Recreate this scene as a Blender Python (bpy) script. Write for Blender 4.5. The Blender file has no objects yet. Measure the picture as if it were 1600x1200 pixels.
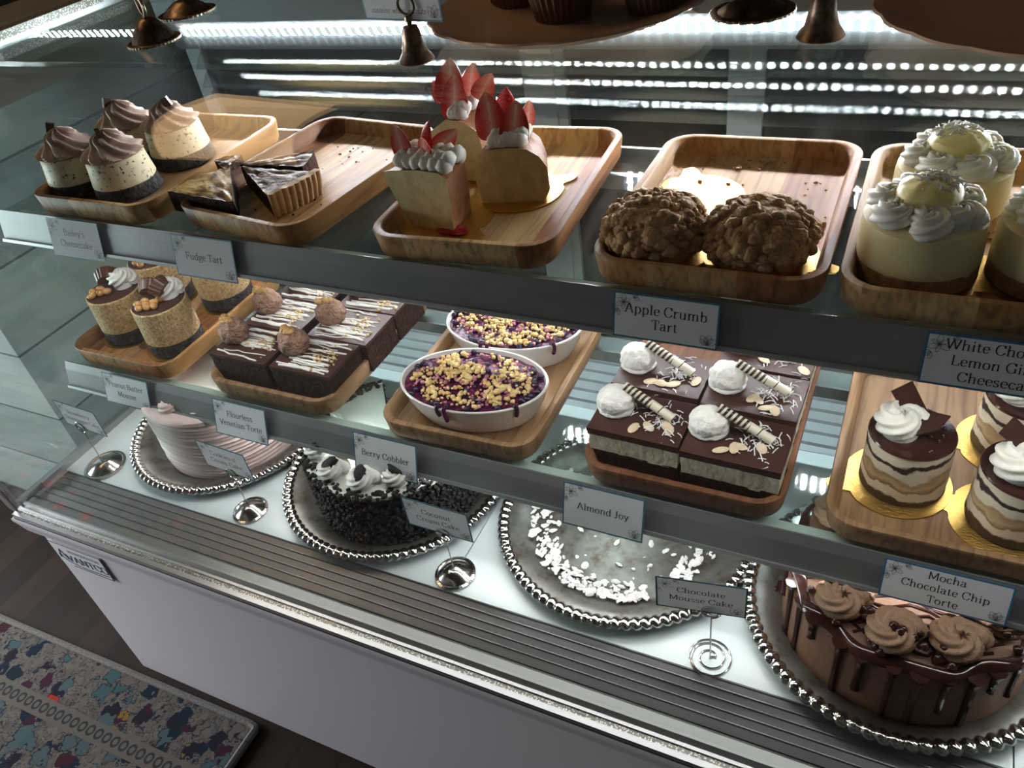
import bpy, bmesh, math, random
from mathutils import Vector, Matrix, noise
PI = math.pi
sin, cos = math.sin, math.cos
SC = bpy.context.scene
COL = SC.collection
rnd = random.Random(7)

# ------------------------------------------------------------------ camera, world, lights, exposure
cam_d = bpy.data.cameras.new('camera')
cam = bpy.data.objects.new('camera', cam_d); COL.objects.link(cam); SC.camera = cam
cam_d.sensor_width = 36.0; cam_d.lens = 28.105; cam_d.clip_start = 0.02
_R = ((0.8983, 0.4183, -0.1347), (0.1698, -0.6132, -0.7715), (-0.4053, 0.6701, -0.6218))
_m = Matrix([(_R[0][i], -_R[1][i], -_R[2][i]) for i in range(3)]).to_4x4()
_q = _m.to_quaternion().normalized()
cam.matrix_world = Matrix.Translation((0.2624, -0.5374, 1.1732)) @ _q.to_matrix().to_4x4()

SC.view_settings.view_transform = 'Standard'
SC.view_settings.look = 'None'
SC.view_settings.gamma = 1.0
SC.view_settings.use_curve_mapping = False
SC.view_settings.exposure = 0.25
SC.cycles.transparent_max_bounces = 24
SC.cycles.max_bounces = 8
SC.cycles.sample_clamp_indirect = 4.0

wd = bpy.data.worlds.new('world'); SC.world = wd; wd.use_nodes = True
wd.node_tree.nodes['Background'].inputs[0].default_value = (0.96, 0.98, 1.0, 1)
wd.node_tree.nodes['Background'].inputs[1].default_value = 0.09

def area(name, loc, target, sx, sy, power, color, spread=PI):
    l = bpy.data.lights.new(name, 'AREA'); l.shape = 'RECTANGLE'; l.size = sx; l.size_y = sy
    l.energy = power; l.color = color; l.spread = spread
    o = bpy.data.objects.new(name, l); COL.objects.link(o); o.location = loc
    o.rotation_euler = (Vector(target) - Vector(loc)).to_track_quat('-Z', 'Y').to_euler()
    return o
# stand-in lamp for an unseen side window, set close to grade the cabinet
area('window_daylight', (-2.0, -.47, .62), (-0.75, -.2, 0.3), .5, .9, 15, (0.95, 0.97, 1.0), 2.2)

# unseen warm lamp left of the case, placed for its reflection on the glass
area('warm_pendant_lamp', (-1.72, .24, 2.35), (-.3, .2, .9), 1.2, .42, 4.2, (1.0, .62, .30))

# ------------------------------------------------------------------ mesh helpers
_ico = {}
def ico(sub):
    if sub not in _ico:
        bm = bmesh.new(); bmesh.ops.create_icosphere(bm, subdivisions=sub, radius=1.0)
        bm.verts.ensure_lookup_table()
        _ico[sub] = ([v.co.copy() for v in bm.verts], [[v.index for v in f.verts] for f in bm.faces]); bm.free()
    return _ico[sub]

class MB:
    def __init__(s): s.v = []; s.f = []; s.m = []; s.T = Matrix.Identity(4)
    def add(s, vs, fs, mi=0):
        k = len(s.v); s.v += [s.T @ Vector(v) for v in vs]
        s.f += [[i + k for i in f] for f in fs]; s.m += [mi] * len(fs); return s
    def box(s, x0, x1, y0, y1, z0, z1, mi=0):
        vs = [(x, y, z) for z in (z0, z1) for y in (y0, y1) for x in (x0, x1)]
        return s.add(vs, [(0, 2, 3, 1), (4, 5, 7, 6), (0, 1, 5, 4), (2, 6, 7, 3), (0, 4, 6, 2), (1, 3, 7, 5)], mi)
    def loft(s, loops, cap0=True, cap1=True, closed=True, mi=0):
        n = len(loops[0]); vs = [p for l in loops for p in l]; fs = []
        for j in range(len(loops) - 1):
            for i in range(n if closed else n - 1):
                a = j * n + i; b = j * n + (i + 1) % n
                fs.append((a, b, b + n, a + n))
        if cap0: fs.append(list(range(n))[::-1])
        if cap1: fs.append([(len(loops) - 1) * n + i for i in range(n)])
        return s.add(vs, fs, mi)
    def lathe(s, prof, n=48, fn=None, cap0=True, cap1=True, mi=0, c=(0, 0)):
        loops = []
        for r, z in prof:
            l = []
            for i in range(n):
                t = 2 * PI * i / n; rr, zz = (r, z) if fn is None else fn(t, r, z)
                l.append((c[0] + rr * cos(t), c[1] + rr * sin(t), zz))
            loops.append(l)
        return s.loft(loops, cap0, cap1, True, mi)
    def tube(s, path, r, n=10, closed=False, sec=None, mi=0):
        P = [Vector(p) for p in path]; N = len(P); loops = []; up = Vector((0, 0, 1)); prev = None
        for k in range(N):
            a = P[(k - 1) % N] if (closed or k > 0) else P[k]; b = P[(k + 1) % N] if (closed or k < N - 1) else P[k]
            t = (b - a).normalized()
            u = (prev - t * prev.dot(t)) if prev is not None else (up - t * up.dot(t))
            if u.length < 1e-4: u = Vector((1, 0, 0)) - t * t.x
            u.normalize(); prev = u; w = t.cross(u); rr = r[k] if isinstance(r, (list, tuple)) else r
            loops.append([P[k] + (u * cos(2 * PI * i / n) + w * sin(2 * PI * i / n)) * rr * (1 if sec is None else sec(k, 2 * PI * i / n)) for i in range(n)])
        if closed: loops.append(loops[0])
        return s.loft(loops, not closed, not closed, True, mi)
    def blob(s, c, r, sub=2, amp=0.0, freq=1.0, seed=0, rot=None, mi=0):
        vs, fs = ico(sub); r = Vector((r, r, r)) if isinstance(r, (int, float)) else Vector(r); out = []
        for v in vs:
            k = 1 + amp * noise.noise(v * freq + Vector((seed * 7.13, seed * 3.7, seed)))
            p = Vector((v.x * r.x, v.y * r.y, v.z * r.z)) * k
            if rot is not None: p = rot @ p
            out.append(p + Vector(c))
        return s.add(out, fs, mi)
    def prism(s, poly, z0, z1, mi=0):
        return s.loft([[(x, y, z0) for x, y in poly], [(x, y, z1) for x, y in poly]], mi=mi)
    def build(s, name, mats, parent=None, smooth=True, angle=40):
        me = bpy.data.meshes.new(name); me.from_pydata(s.v, [], s.f)
        if not isinstance(mats, (list, tuple)): mats = [mats]
        for m in mats: me.materials.append(m)
        me.polygons.foreach_set('material_index', s.m)
        bm = bmesh.new(); bm.from_mesh(me); bmesh.ops.recalc_face_normals(bm, faces=bm.faces)
        for f in bm.faces: f.smooth = smooth
        if smooth:
            ca = math.radians(angle)
            for e in bm.edges:
                if len(e.link_faces) == 2 and e.calc_face_angle(0) > ca: e.smooth = False
        bm.to_mesh(me); bm.free()
        o = bpy.data.objects.new(name, me); COL.objects.link(o)
        if parent is not None: o.parent = parent
        return o

def rotm(ax, a): return Matrix.Rotation(a, 4, ax)
def rrect(w, l, r, z, n=6):
    out = []
    for cx, cy, a0 in ((w - r, l - r, 0), (-w + r, l - r, 90), (-w + r, -l + r, 180), (w - r, -l + r, 270)):
        for i in range(n + 1):
            t = math.radians(a0 + 90 * i / n); out.append((cx + r * cos(t), cy + r * sin(t), z))
    return out
def thing(name, label, cat, loc=(0, 0, 0), rz=0, group=None):
    o = bpy.data.objects.new(name, None); o.empty_display_size = .02; COL.objects.link(o); o.location = loc; o.rotation_euler = (0, 0, rz)
    o['label'] = label; o['category'] = cat
    if group: o['group'] = group
    return o
def tag(o, label, cat, group=None, kind=None, loc=None, rz=None):
    o['label'] = label; o['category'] = cat
    if group: o['group'] = group
    if kind: o['kind'] = kind
    if loc is not None: o.location = loc
    if rz is not None: o.rotation_euler = (0, 0, rz)
    return o
def struct(o): o['kind'] = 'structure'; return o
def dup(root, label, loc, rz=0):
    def cp(o, par):
        c = o.copy(); COL.objects.link(c)
        if par is not None: c.parent = par
        for ch in list(o.children): cp(ch, c)
        return c
    r = cp(root, None); r.location = loc; r.rotation_euler = (0, 0, rz); r['label'] = label
    return r

# ------------------------------------------------------------------ materials
def newmat(name):
    m = bpy.data.materials.new(name); m.use_nodes = True; nt = m.node_tree
    return m, nt, nt.nodes['Principled BSDF']
def N(nt, t, **kw):
    n = nt.nodes.new(t)
    for k, v in kw.items():
        if k in n.inputs.keys() if isinstance(k, str) else False: n.inputs[k].default_value = v
        else: setattr(n, k, v)
    return n
def ramp(nt, fac, stops, interp='LINEAR'):
    r = nt.nodes.new('ShaderNodeValToRGB'); e = r.color_ramp; e.interpolation = interp
    while len(e.elements) < len(stops): e.elements.new(0.5)
    for el, (p, c) in zip(e.elements, stops): el.position = p; el.color = (*c, 1)
    nt.links.new(fac, r.inputs[0]); return r.outputs[0]
def coords(nt, scale=(1, 1, 1)):
    tc = nt.nodes.new('ShaderNodeTexCoord'); mp = nt.nodes.new('ShaderNodeMapping'); mp.inputs['Scale'].default_value = scale
    nt.links.new(tc.outputs['Object'], mp.inputs[0]); return mp.outputs[0]
def math_n(nt, op, a, b=None, c=None):
    n = nt.nodes.new('ShaderNodeMath'); n.operation = op
    for i, x in enumerate((a, b, c)):
        if x is None: continue
        if isinstance(x, (int, float)): n.inputs[i].default_value = x
        else: nt.links.new(x, n.inputs[i])
    return n.outputs[0]
def simple(name, c, rough=.5, metal=0, spec=.5, sss=0, coat=0):
    m, nt, b = newmat(name); b.inputs['Base Color'].default_value = (*c, 1); b.inputs['Roughness'].default_value = rough
    b.inputs['Metallic'].default_value = metal; b.inputs['Specular IOR Level'].default_value = spec
    if sss:
        b.inputs['Subsurface Weight'].default_value = sss; b.inputs['Subsurface Radius'].default_value = (.01, .008, .005); b.inputs['Subsurface Scale'].default_value = .6
    if coat: b.inputs['Coat Weight'].default_value = coat; b.inputs['Coat Roughness'].default_value = .1
    return m
def food(name, stops, scale=60, rough=.6, bump=.3, bscale=None, dist=.002, detail=4, spec=.4, sss=0, kind='noise', stretch=(1, 1, 1)):
    m, nt, b = newmat(name); co = coords(nt, stretch)
    if kind == 'noise':
        t = nt.nodes.new('ShaderNodeTexNoise'); t.inputs['Scale'].default_value = scale; t.inputs['Detail'].default_value = detail; t.inputs['Roughness'].default_value = .65
        out = t.outputs[0]
    else:
        t = nt.nodes.new('ShaderNodeTexVoronoi'); t.inputs['Scale'].default_value = scale; out = t.outputs['Distance']
    nt.links.new(co, t.inputs['Vector'])
    nt.links.new(ramp(nt, out, stops), b.inputs['Base Color'])
    b.inputs['Roughness'].default_value = rough; b.inputs['Specular IOR Level'].default_value = spec
    if sss:
        b.inputs['Subsurface Weight'].default_value = sss; b.inputs['Subsurface Radius'].default_value = (.01, .008, .005); b.inputs['Subsurface Scale'].default_value = .6
    if bump:
        t2 = nt.nodes.new('ShaderNodeTexNoise'); t2.inputs['Scale'].default_value = bscale or scale * 2; t2.inputs['Detail'].default_value = 3
        nt.links.new(co, t2.inputs['Vector'])
        bp = nt.nodes.new('ShaderNodeBump'); bp.inputs['Strength'].default_value = bump; bp.inputs['Distance'].default_value = dist
        nt.links.new(t2.outputs[0], bp.inputs['Height']); nt.links.new(bp.outputs[0], b.inputs['Normal'])
    return m
def glassmat(name, tint=(1, 1, 1), refl=1.0, rough=0.0, streak=0.0, haze=0.0, f0=.04):
    m = bpy.data.materials.new(name); m.use_nodes = True; nt = m.node_tree; nt.nodes.clear()
    o = nt.nodes.new('ShaderNodeOutputMaterial'); mx = nt.nodes.new('ShaderNodeMixShader')
    t = nt.nodes.new('ShaderNodeBsdfTransparent'); t.inputs[0].default_value = (*tint, 1)
    g = nt.nodes.new('ShaderNodeBsdfGlossy'); g.inputs['Roughness'].default_value = rough; g.inputs[0].default_value = (refl, refl, refl, 1)
    ge = nt.nodes.new('ShaderNodeNewGeometry'); dt = nt.nodes.new('ShaderNodeVectorMath'); dt.operation = 'DOT_PRODUCT'
    nt.links.new(ge.outputs['Incoming'], dt.inputs[0]); nt.links.new(ge.outputs['Normal'], dt.inputs[1])
    oc = math_n(nt, 'SUBTRACT', 1.0, math_n(nt, 'ABSOLUTE', dt.outputs['Value']))
    fr = math_n(nt, 'MULTIPLY_ADD', math_n(nt, 'POWER', oc, 5.0), 1 - f0, f0)
    nt.links.new(fr, mx.inputs[0]); nt.links.new(t.outputs[0], mx.inputs[1]); nt.links.new(g.outputs[0], mx.inputs[2])
    last = mx.outputs[0]
    if haze:
        d = nt.nodes.new('ShaderNodeBsdfDiffuse'); d.inputs[0].default_value = (.8, .85, .85, 1)
        m2 = nt.nodes.new('ShaderNodeMixShader'); m2.inputs[0].default_value = haze
        nt.links.new(last, m2.inputs[1]); nt.links.new(d.outputs[0], m2.inputs[2]); last = m2.outputs[0]
    if streak:
        tx = nt.nodes.new('ShaderNodeTexNoise'); tx.inputs['Scale'].default_value = 1; tx.inputs['Detail'].default_value = 2
        nt.links.new(coords(nt, (3, 3, 2500)), tx.inputs['Vector'])
        bp = nt.nodes.new('ShaderNodeBump'); bp.inputs['Strength'].default_value = streak; bp.inputs['Distance'].default_value = .001
        nt.links.new(tx.outputs[0], bp.inputs['Height']); nt.links.new(bp.outputs[0], g.inputs['Normal'])
    nt.links.new(last, o.inputs[0]); return m
def ledmat(name, pitch, hi, lo, color):
    m = bpy.data.materials.new(name); m.use_nodes = True; nt = m.node_tree; nt.nodes.clear()
    o = nt.nodes.new('ShaderNodeOutputMaterial'); e = nt.nodes.new('ShaderNodeEmission'); e.inputs[0].default_value = (*color, 1)
    sp = nt.nodes.new('ShaderNodeSeparateXYZ'); nt.links.new(coords(nt, (1 / pitch, 1, 1)), sp.inputs[0])
    fr = math_n(nt, 'FRACT', sp.outputs[0]); on = math_n(nt, 'LESS_THAN', fr, .4)
    nt.links.new(math_n(nt, 'MULTIPLY_ADD', on, hi - lo, lo), e.inputs[1]); nt.links.new(e.outputs[0], o.inputs[0]); return m

def woodmat(name, cols, plank=.036, seed=0.0, rough=.5, dark=0.35):
    m, nt, b = newmat(name); co = coords(nt)
    oi = nt.nodes.new('ShaderNodeObjectInfo')
    sp = nt.nodes.new('ShaderNodeSeparateXYZ'); nt.links.new(co, sp.inputs[0])
    off = math_n(nt, 'MULTIPLY_ADD', oi.outputs['Random'], 37.0, seed)
    px = math_n(nt, 'FLOOR', math_n(nt, 'ADD', math_n(nt, 'DIVIDE', sp.outputs[0], plank), off))
    wn = nt.nodes.new('ShaderNodeTexWhiteNoise'); wn.noise_dimensions = '1D'; nt.links.new(math_n(nt, 'ADD', px, off), wn.inputs['W'])
    base = ramp(nt, wn.outputs[0], [(i / max(1, len(cols) - 1), c) for i, c in enumerate(cols)], 'LINEAR')
    cb = nt.nodes.new('ShaderNodeCombineXYZ')
    nt.links.new(math_n(nt, 'MULTIPLY', sp.outputs[0], 140.0), cb.inputs[0]); nt.links.new(math_n(nt, 'MULTIPLY', sp.outputs[1], 9.0), cb.inputs[1])
    nt.links.new(math_n(nt, 'MULTIPLY_ADD', px, 3.1, math_n(nt, 'MULTIPLY', sp.outputs[2], 60.0)), cb.inputs[2])
    tx = nt.nodes.new('ShaderNodeTexNoise'); tx.inputs['Scale'].default_value = 1; tx.inputs['Detail'].default_value = 6; tx.inputs['Distortion'].default_value = .6
    nt.links.new(cb.outputs[0], tx.inputs['Vector'])
    gr = ramp(nt, tx.outputs[0], [(.3, (dark, dark * .9, dark * .85)), (.55, (1, 1, 1)), (.75, (1.15, 1.1, 1.0))])
    mx = nt.nodes.new('ShaderNodeMix'); mx.data_type = 'RGBA'; mx.blend_type = 'MULTIPLY'; mx.inputs[0].default_value = .8
    nt.links.new(base, mx.inputs[6]); nt.links.new(gr, mx.inputs[7]); nt.links.new(mx.outputs[2], b.inputs['Base Color'])
    b.inputs['Roughness'].default_value = rough; b.inputs['Specular IOR Level'].default_value = .22
    bp = nt.nodes.new('ShaderNodeBump'); bp.inputs['Strength'].default_value = .15; bp.inputs['Distance'].default_value = .001
    nt.links.new(tx.outputs[0], bp.inputs['Height']); nt.links.new(bp.outputs[0], b.inputs['Normal'])
    return m

M = {}
M['acacia'] = woodmat('acacia_wood', [(.17, .072, .03), (.50, .27, .10), (.34, .145, .058), (.62, .42, .20), (.26, .105, .042)], .038, 3.0)
M['acacia_pale'] = woodmat('acacia_pale_wood', [(.24, .14, .07), (.33, .20, .10), (.28, .165, .08)], .06, 1.0, dark=.4)
M['acacia_red'] = woodmat('acacia_red_wood', [(.17, .075, .038), (.22, .10, .05), (.15, .062, .03)], .05, 2.0, dark=.5)
M['white_enamel'] = simple('white_enamel', (.72, .72, .76), .35)
M['white_plastic'] = simple('white_plastic', (.8, .8, .8), .3)
M['steel'] = simple('brushed_steel', (.55, .56, .57), .32, 1)
M['silver'] = simple('polished_silver', (.62, .61, .6), .16, 1)
M['silver_worn'] = food('worn_silver', [(.32, (.11, .085, .06)), (.48, (.22, .21, .19)), (.7, (.30, .30, .295))], 34, .40, .05)
M['silver_worn'].node_tree.nodes['Principled BSDF'].inputs['Metallic'].default_value = .75
M['bronze'] = food('tarnished_bronze', [(.35, (.10, .07, .05)), (.55, (.28, .2, .14)), (.7, (.42, .34, .26))], 90, .35, .1)
M['bronze'].node_tree.nodes['Principled BSDF'].inputs['Metallic'].default_value = .9
M['dark_metal'] = simple('dark_gasket', (.03, .03, .03), .5)
M['rail'] = food('grey_rail', [(.4, (.20, .205, .21)), (.6, (.26, .265, .27))], 8, .38, .0, stretch=(.3, 1, 1))
M['rail'].node_tree.nodes['Principled BSDF'].inputs['Metallic'].default_value = .35
M['rail_lip'] = simple('pale_rail_lip', (.36, .38, .38), .3, .6)
M['deck'] = simple('white_deck_glass', (.68, .78, .80), .28, 0, .6)
M['slat'] = food('slat_metal', [(.4, (.25, .25, .26)), (.6, (.32, .32, .33))], 20, .35, .05, stretch=(.05, 1, 1))
M['slat'].node_tree.nodes['Principled BSDF'].inputs['Metallic'].default_value = .7
M['ridge'] = simple('ridged_steel', (.50, .54, .58), .35, .25)
M['glass'] = glassmat('clear_glass', (.97, .985, .98), .9, .005, streak=.004)
M['end_glass'] = glassmat('end_glass', (.80, .88, .87), 1.0, 0, haze=.015)
M['shelf_glass'] = glassmat('shelf_glass', (.88, .95, .93), 1.0, .04)
M['door_glass'] = glassmat('scratched_door_glass', (.6, .62, .62), 1.0, .03, streak=.03, haze=.03)
M['reflector_glass'] = glassmat('led_reflector_glass', (.86, .88, .88), 1.0, .015, streak=.075, haze=.01, f0=.12)
M['led_top'] = ledmat('led_top', .0145, 330.0, 1.6, (.93, .95, 1.0))
M['led_shelf'] = ledmat('led_shelf', .0145, 30.0, 17.0, (1.0, .98, .95))
m = bpy.data.materials.new('card_paper'); m.use_nodes = True; nt = m.node_tree; nt.nodes.clear(); M['paper'] = m
o = N(nt, 'ShaderNodeOutputMaterial'); d1_ = N(nt, 'ShaderNodeBsdfDiffuse'); d2_ = N(nt, 'ShaderNodeBsdfTranslucent'); mx = N(nt, 'ShaderNodeMixShader')
d1_.inputs[0].default_value = d2_.inputs[0].default_value = (.90, .91, .93, 1); mx.inputs[0].default_value = .22
nt.links.new(d1_.outputs[0], mx.inputs[1]); nt.links.new(d2_.outputs[0], mx.inputs[2]); nt.links.new(mx.outputs[0], o.inputs[0])
M['paper_thin'] = M['paper'].copy(); M['paper_thin'].node_tree.nodes['Mix Shader'].inputs[0].default_value = .62
M['teal_edge'] = simple('teal_border', (.05, .17, .22), .5)
M['blue_edge'] = simple('blue_border', (.03, .16, .32), .5)
M['ink'] = simple('black_ink', (.012, .012, .014), .6)
M['ink_grey'] = simple('grey_ink', (.07, .07, .075), .6)
M['blue_ink'] = simple('blue_ink', (.02, .06, .16), .5)
m, nt, b = newmat('gold_foil'); M['gold'] = m
b.inputs['Base Color'].default_value = (.70, .44, .12, 1); b.inputs['Metallic'].default_value = 1; b.inputs['Roughness'].default_value = .33
t = N(nt, 'ShaderNodeTexNoise'); t.inputs['Scale'].default_value = 260; nt.links.new(coords(nt, (1, 2.2, 1)), t.inputs['Vector'])
bp = N(nt, 'ShaderNodeBump'); bp.inputs['Strength'].default_value = .7; bp.inputs['Distance'].default_value = .001
nt.links.new(t.outputs[0], bp.inputs['Height']); nt.links.new(bp.outputs[0], b.inputs['Normal'])
# perforated trim, its sparkle painted as pale dots
m, nt, b = newmat('sparkle_trim'); M['sparkle'] = m
t = N(nt, 'ShaderNodeTexVoronoi'); t.inputs['Scale'].default_value = 420; nt.links.new(coords(nt), t.inputs['Vector'])
nt.links.new(ramp(nt, t.outputs['Distance'], [(.25, (.95, .9, .82)), (.5, (.25, .24, .22))]), b.inputs['Base Color'])
b.inputs['Roughness'].default_value = .3; b.inputs['Metallic'].default_value = .4
# food
M['cheese_speck'] = food('cream_cheese_specked', [(.33, (.05, .035, .03)), (.37, (.74, .63, .40)), (.6, (.80, .70, .48))], 210, .5, .15, detail=2)
M['oreo_crust'] = food('black_crumb_crust', [(.35, (.012, .012, .014)), (.62, (.06, .055, .055)), (.75, (.2, .18, .16))], 160, .8, .9, 220, .004)
M['mocha_cream'] = food('pale_mocha_cream', [(.3, (.42, .30, .235)), (.7, (.50, .37, .30))], 20, .5, .1, sss=.05)
M['choc_dark'] = food('dark_chocolate', [(.3, (.035, .014, .010)), (.7, (.07, .03, .022))], 30, .3, .05)
M['choc_gloss'] = simple('chocolate_ganache', (.045, .015, .012), .12, 0, .6)
M['choc_matte'] = food('chocolate_glaze', [(.3, (.050, .020, .015)), (.7, (.075, .034, .026))], 25, .38, .05, spec=.3)
M['brownie'] = food('brownie_crumb', [(.3, (.016, .007, .005)), (.55, (.042, .018, .010)), (.75, (.10, .045, .026))], 150, .85, .8, 200, .003, spec=.15)
M['fudge_top'] = food('fudge_swirl_top', [(.38, (.04, .018, .012)), (.5, (.11, .055, .038)), (.56, (.26, .17, .085)), (.62, (.07, .034, .022))], 38, .5, .6, 110, .004, spec=.25)
M['fudge_gold'] = food('fudge_gold_swirl', [(.38, (.06, .03, .02)), (.47, (.18, .09, .05)), (.52, (.46, .30, .09)), (.68, (.55, .38, .13))], 22, .45, .5, 80, .004)
M['tart_crust'] = food('tart_crust', [(.3, (.42, .25, .11)), (.7, (.62, .45, .25))], 60, .7, .4)
M['sponge'] = food('yellow_sponge', [(.3, (.52, .38, .17)), (.6, (.68, .54, .29)), (.8, (.74, .61, .36))], 70, .8, .3, 260, .002)
M['sponge_crust'] = food('sponge_crust', [(.3, (.13, .045, .014)), (.6, (.26, .10, .03)), (.8, (.42, .20, .07))], 45, .6, .5)
M['whip'] = simple('whipped_cream', (.90, .87, .78), .45, 0, .4, .35)
M['white_cream'] = simple('white_cream', (.90, .89, .85), .45, 0, .4, .08)
M['dollop'] = food('dollop_cream', [(.3, (.86, .84, .78)), (.7, (.91, .90, .86))], 30, .5, .5, 130, .006, sss=.2)
M['strawberry'] = food('strawberry_flesh', [(.3, (.62, .09, .06)), (.55, (.78, .24, .18)), (.72, (.90, .52, .42))], 70, .22, .15, sss=.15, stretch=(1, 1, .35))
m, nt, b = newmat('strawberry_cut'); M['straw_cut'] = m
sx = N(nt, 'ShaderNodeSeparateXYZ'); co = coords(nt); nt.links.new(co, sx.inputs[0])
tn_ = N(nt, 'ShaderNodeTexNoise'); tn_.inputs['Scale'].default_value = 220; nt.links.new(co, tn_.inputs['Vector'])
dd = math_n(nt, 'ADD', math_n(nt, 'MULTIPLY', math_n(nt, 'ABSOLUTE', sx.outputs[0]), 80.0), math_n(nt, 'MULTIPLY_ADD', tn_.outputs[0], .5, -.1))
nt.links.new(ramp(nt, dd, [(.12, (.90, .55, .46)), (.30, (.80, .30, .24)), (.65, (.68, .12, .09)), (.95, (.50, .03, .03))]), b.inputs['Base Color'])
b.inputs['Roughness'].default_value = .22; b.inputs['Subsurface Weight'].default_value = .15; b.inputs['Subsurface Radius'].default_value = (.01, .004, .003); b.inputs['Subsurface Scale'].default_value = .6
M['strawberry_skin'] = food('strawberry_skin', [(.12, (.75, .5, .25)), (.2, (.50, .015, .02)), (.6, (.58, .03, .03))], 420, .2, .5, kind='voronoi')
M['jam'] = simple('strawberry_jam', (.35, .015, .02), .15)
M['crumble'] = food('brown_crumble', [(.3, (.24, .12, .05)), (.55, (.46, .28, .13)), (.75, (.58, .40, .22))], 50, .8, .7, 260, .003)
M['crumble_gold'] = food('golden_crumble', [(.3, (.62, .36, .10)), (.55, (.80, .58, .26)), (.75, (.86, .7, .42))], 80, .7, .6, 260, .003)
M['berry'] = food('berry_filling', [(.32, (.012, .004, .016)), (.5, (.055, .008, .035)), (.62, (.18, .015, .075)), (.78, (.42, .10, .20))], 110, .2, .6, 120, .004)
M['stained'] = food('stained_crumble', [(.3, (.30, .06, .13)), (.55, (.55, .22, .28)), (.75, (.75, .48, .36))], 90, .6, .5, 260, .003)
M['blueberry'] = simple('blueberry', (.025, .012, .04), .25)
M['lemon_cake'] = food('lemon_cheesecake', [(.3, (.76, .64, .33)), (.7, (.82, .72, .43))], 25, .45, .06, sss=.3)
M['graham'] = food('graham_crust', [(.3, (.22, .11, .05)), (.6, (.40, .23, .11)), (.75, (.52, .34, .18))], 120, .8, .8, 200, .003)
M['lemon_curd'] = simple('lemon_curd', (.88, .76, .34), .35, 0, .5, .1)
M['tan_crumb'] = food('tan_nut_crumb', [(.32, (.30, .18, .07)), (.5, (.58, .40, .19)), (.68, (.74, .58, .34))], 260, .85, 1.0, 420, .003)
M['peanut'] = food('roasted_peanut', [(.3, (.50, .24, .07)), (.7, (.68, .40, .16))], 60, .35, .1)
M['cup_choc'] = simple('milk_chocolate', (.10, .042, .025), .35)
M['cup_fill'] = food('sugared_filling', [(.45, (.16, .06, .05)), (.55, (.6, .45, .45))], 260, .6, .3)
M['choc_cream'] = food('chocolate_cream', [(.3, (.26, .13, .085)), (.7, (.46, .28, .20))], 70, .65, 1.0, 170, .012)
M['walnut'] = food('walnut', [(.3, (.34, .17, .05)), (.7, (.62, .40, .16))], 80, .5, .9, 120, .005)
M['white_choc'] = simple('white_chocolate', (.80, .78, .72), .4)
M['chopped_nut'] = food('chopped_nut', [(.3, (.55, .36, .13)), (.7, (.75, .58, .32))], 80, .6, .2)
M['coconut'] = simple('coconut', (.88, .88, .88), .5)
M['coconut_layer'] = food('coconut_cream_layer', [(.3, (.60, .53, .36)), (.6, (.75, .70, .53)), (.8, (.80, .77, .65))], 45, .6, .5, 160, .003)
M['almond'] = food('almond_slice', [(.3, (.62, .46, .28)), (.7, (.82, .72, .55))], 50, .5, .1)
M['mocha_side'] = None
M['mousse_ivory'] = food('ivory_mousse', [(.3, (.62, .53, .40)), (.7, (.74, .66, .53))], 30, .5, .1, sss=.05)
M['pink'] = food('pink_buttercream', [(.3, (.74, .57, .54)), (.7, (.80, .65, .62))], 12, .5, .12, 40, .003, stretch=(1, 1, 6))
M['oreo_crumb'] = food('black_cookie_crumb', [(.3, (.010, .010, .011)), (.7, (.035, .033, .033))], 140, .75, .6, 240, .003)
M['choc_butter'] = food('chocolate_buttercream', [(.3, (.17, .085, .05)), (.7, (.23, .125, .075))], 260, .55, .12)
M['choc_rosette'] = food('light_chocolate_cream', [(.3, (.30, .175, .105)), (.7, (.38, .24, .155))], 260, .5, .1)
M['muffin_paper'] = simple('brown_muffin_paper', (.16, .085, .045), .6)
M['muffin_top'] = food('muffin_top', [(.3, (.16, .08, .04)), (.7, (.32, .19, .11))], 60, .8, .8, 90, .005)
M['warm_lit_ceramic'] = simple('warm_lit_ceramic', (.72, .52, .39), .18)  # white glaze with the warm lamp light put into its colour
M['ceramic'] = simple('white_ceramic', (.82, .80, .76), .12)
M['stripe'] = None
# wafer stick: helical dark stripes on ivory
m, nt, b = newmat('striped_wafer'); M['stripe'] = m
sp = N(nt, 'ShaderNodeSeparateXYZ'); tc = N(nt, 'ShaderNodeTexCoord'); nt.links.new(tc.outputs['Object'], sp.inputs[0])
an = math_n(nt, 'ARCTAN2', sp.outputs[2], sp.outputs[1])
ph = math_n(nt, 'MULTIPLY_ADD', sp.outputs[0], 190.0, math_n(nt, 'MULTIPLY', an, .159))
fr = math_n(nt, 'FRACT', ph)
wide = math_n(nt, 'LESS_THAN', sp.outputs[0], .004)
thr = math_n(nt, 'MULTIPLY_ADD', wide, .30, .22)
st = math_n(nt, 'LESS_THAN', fr, thr)
every = math_n(nt, 'LESS_THAN', math_n(nt, 'FRACT', math_n(nt, 'MULTIPLY', math_n(nt, 'FLOOR', ph), .3334)), .3)
st2 = math_n(nt, 'MULTIPLY', st, math_n(nt, 'MAXIMUM', wide, every))
nt.links.new(ramp(nt, st2, [(.4, (.78, .72, .58)), (.6, (.03, .014, .012))]), b.inputs['Base Color']); b.inputs['Roughness'].default_value = .35
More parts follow.
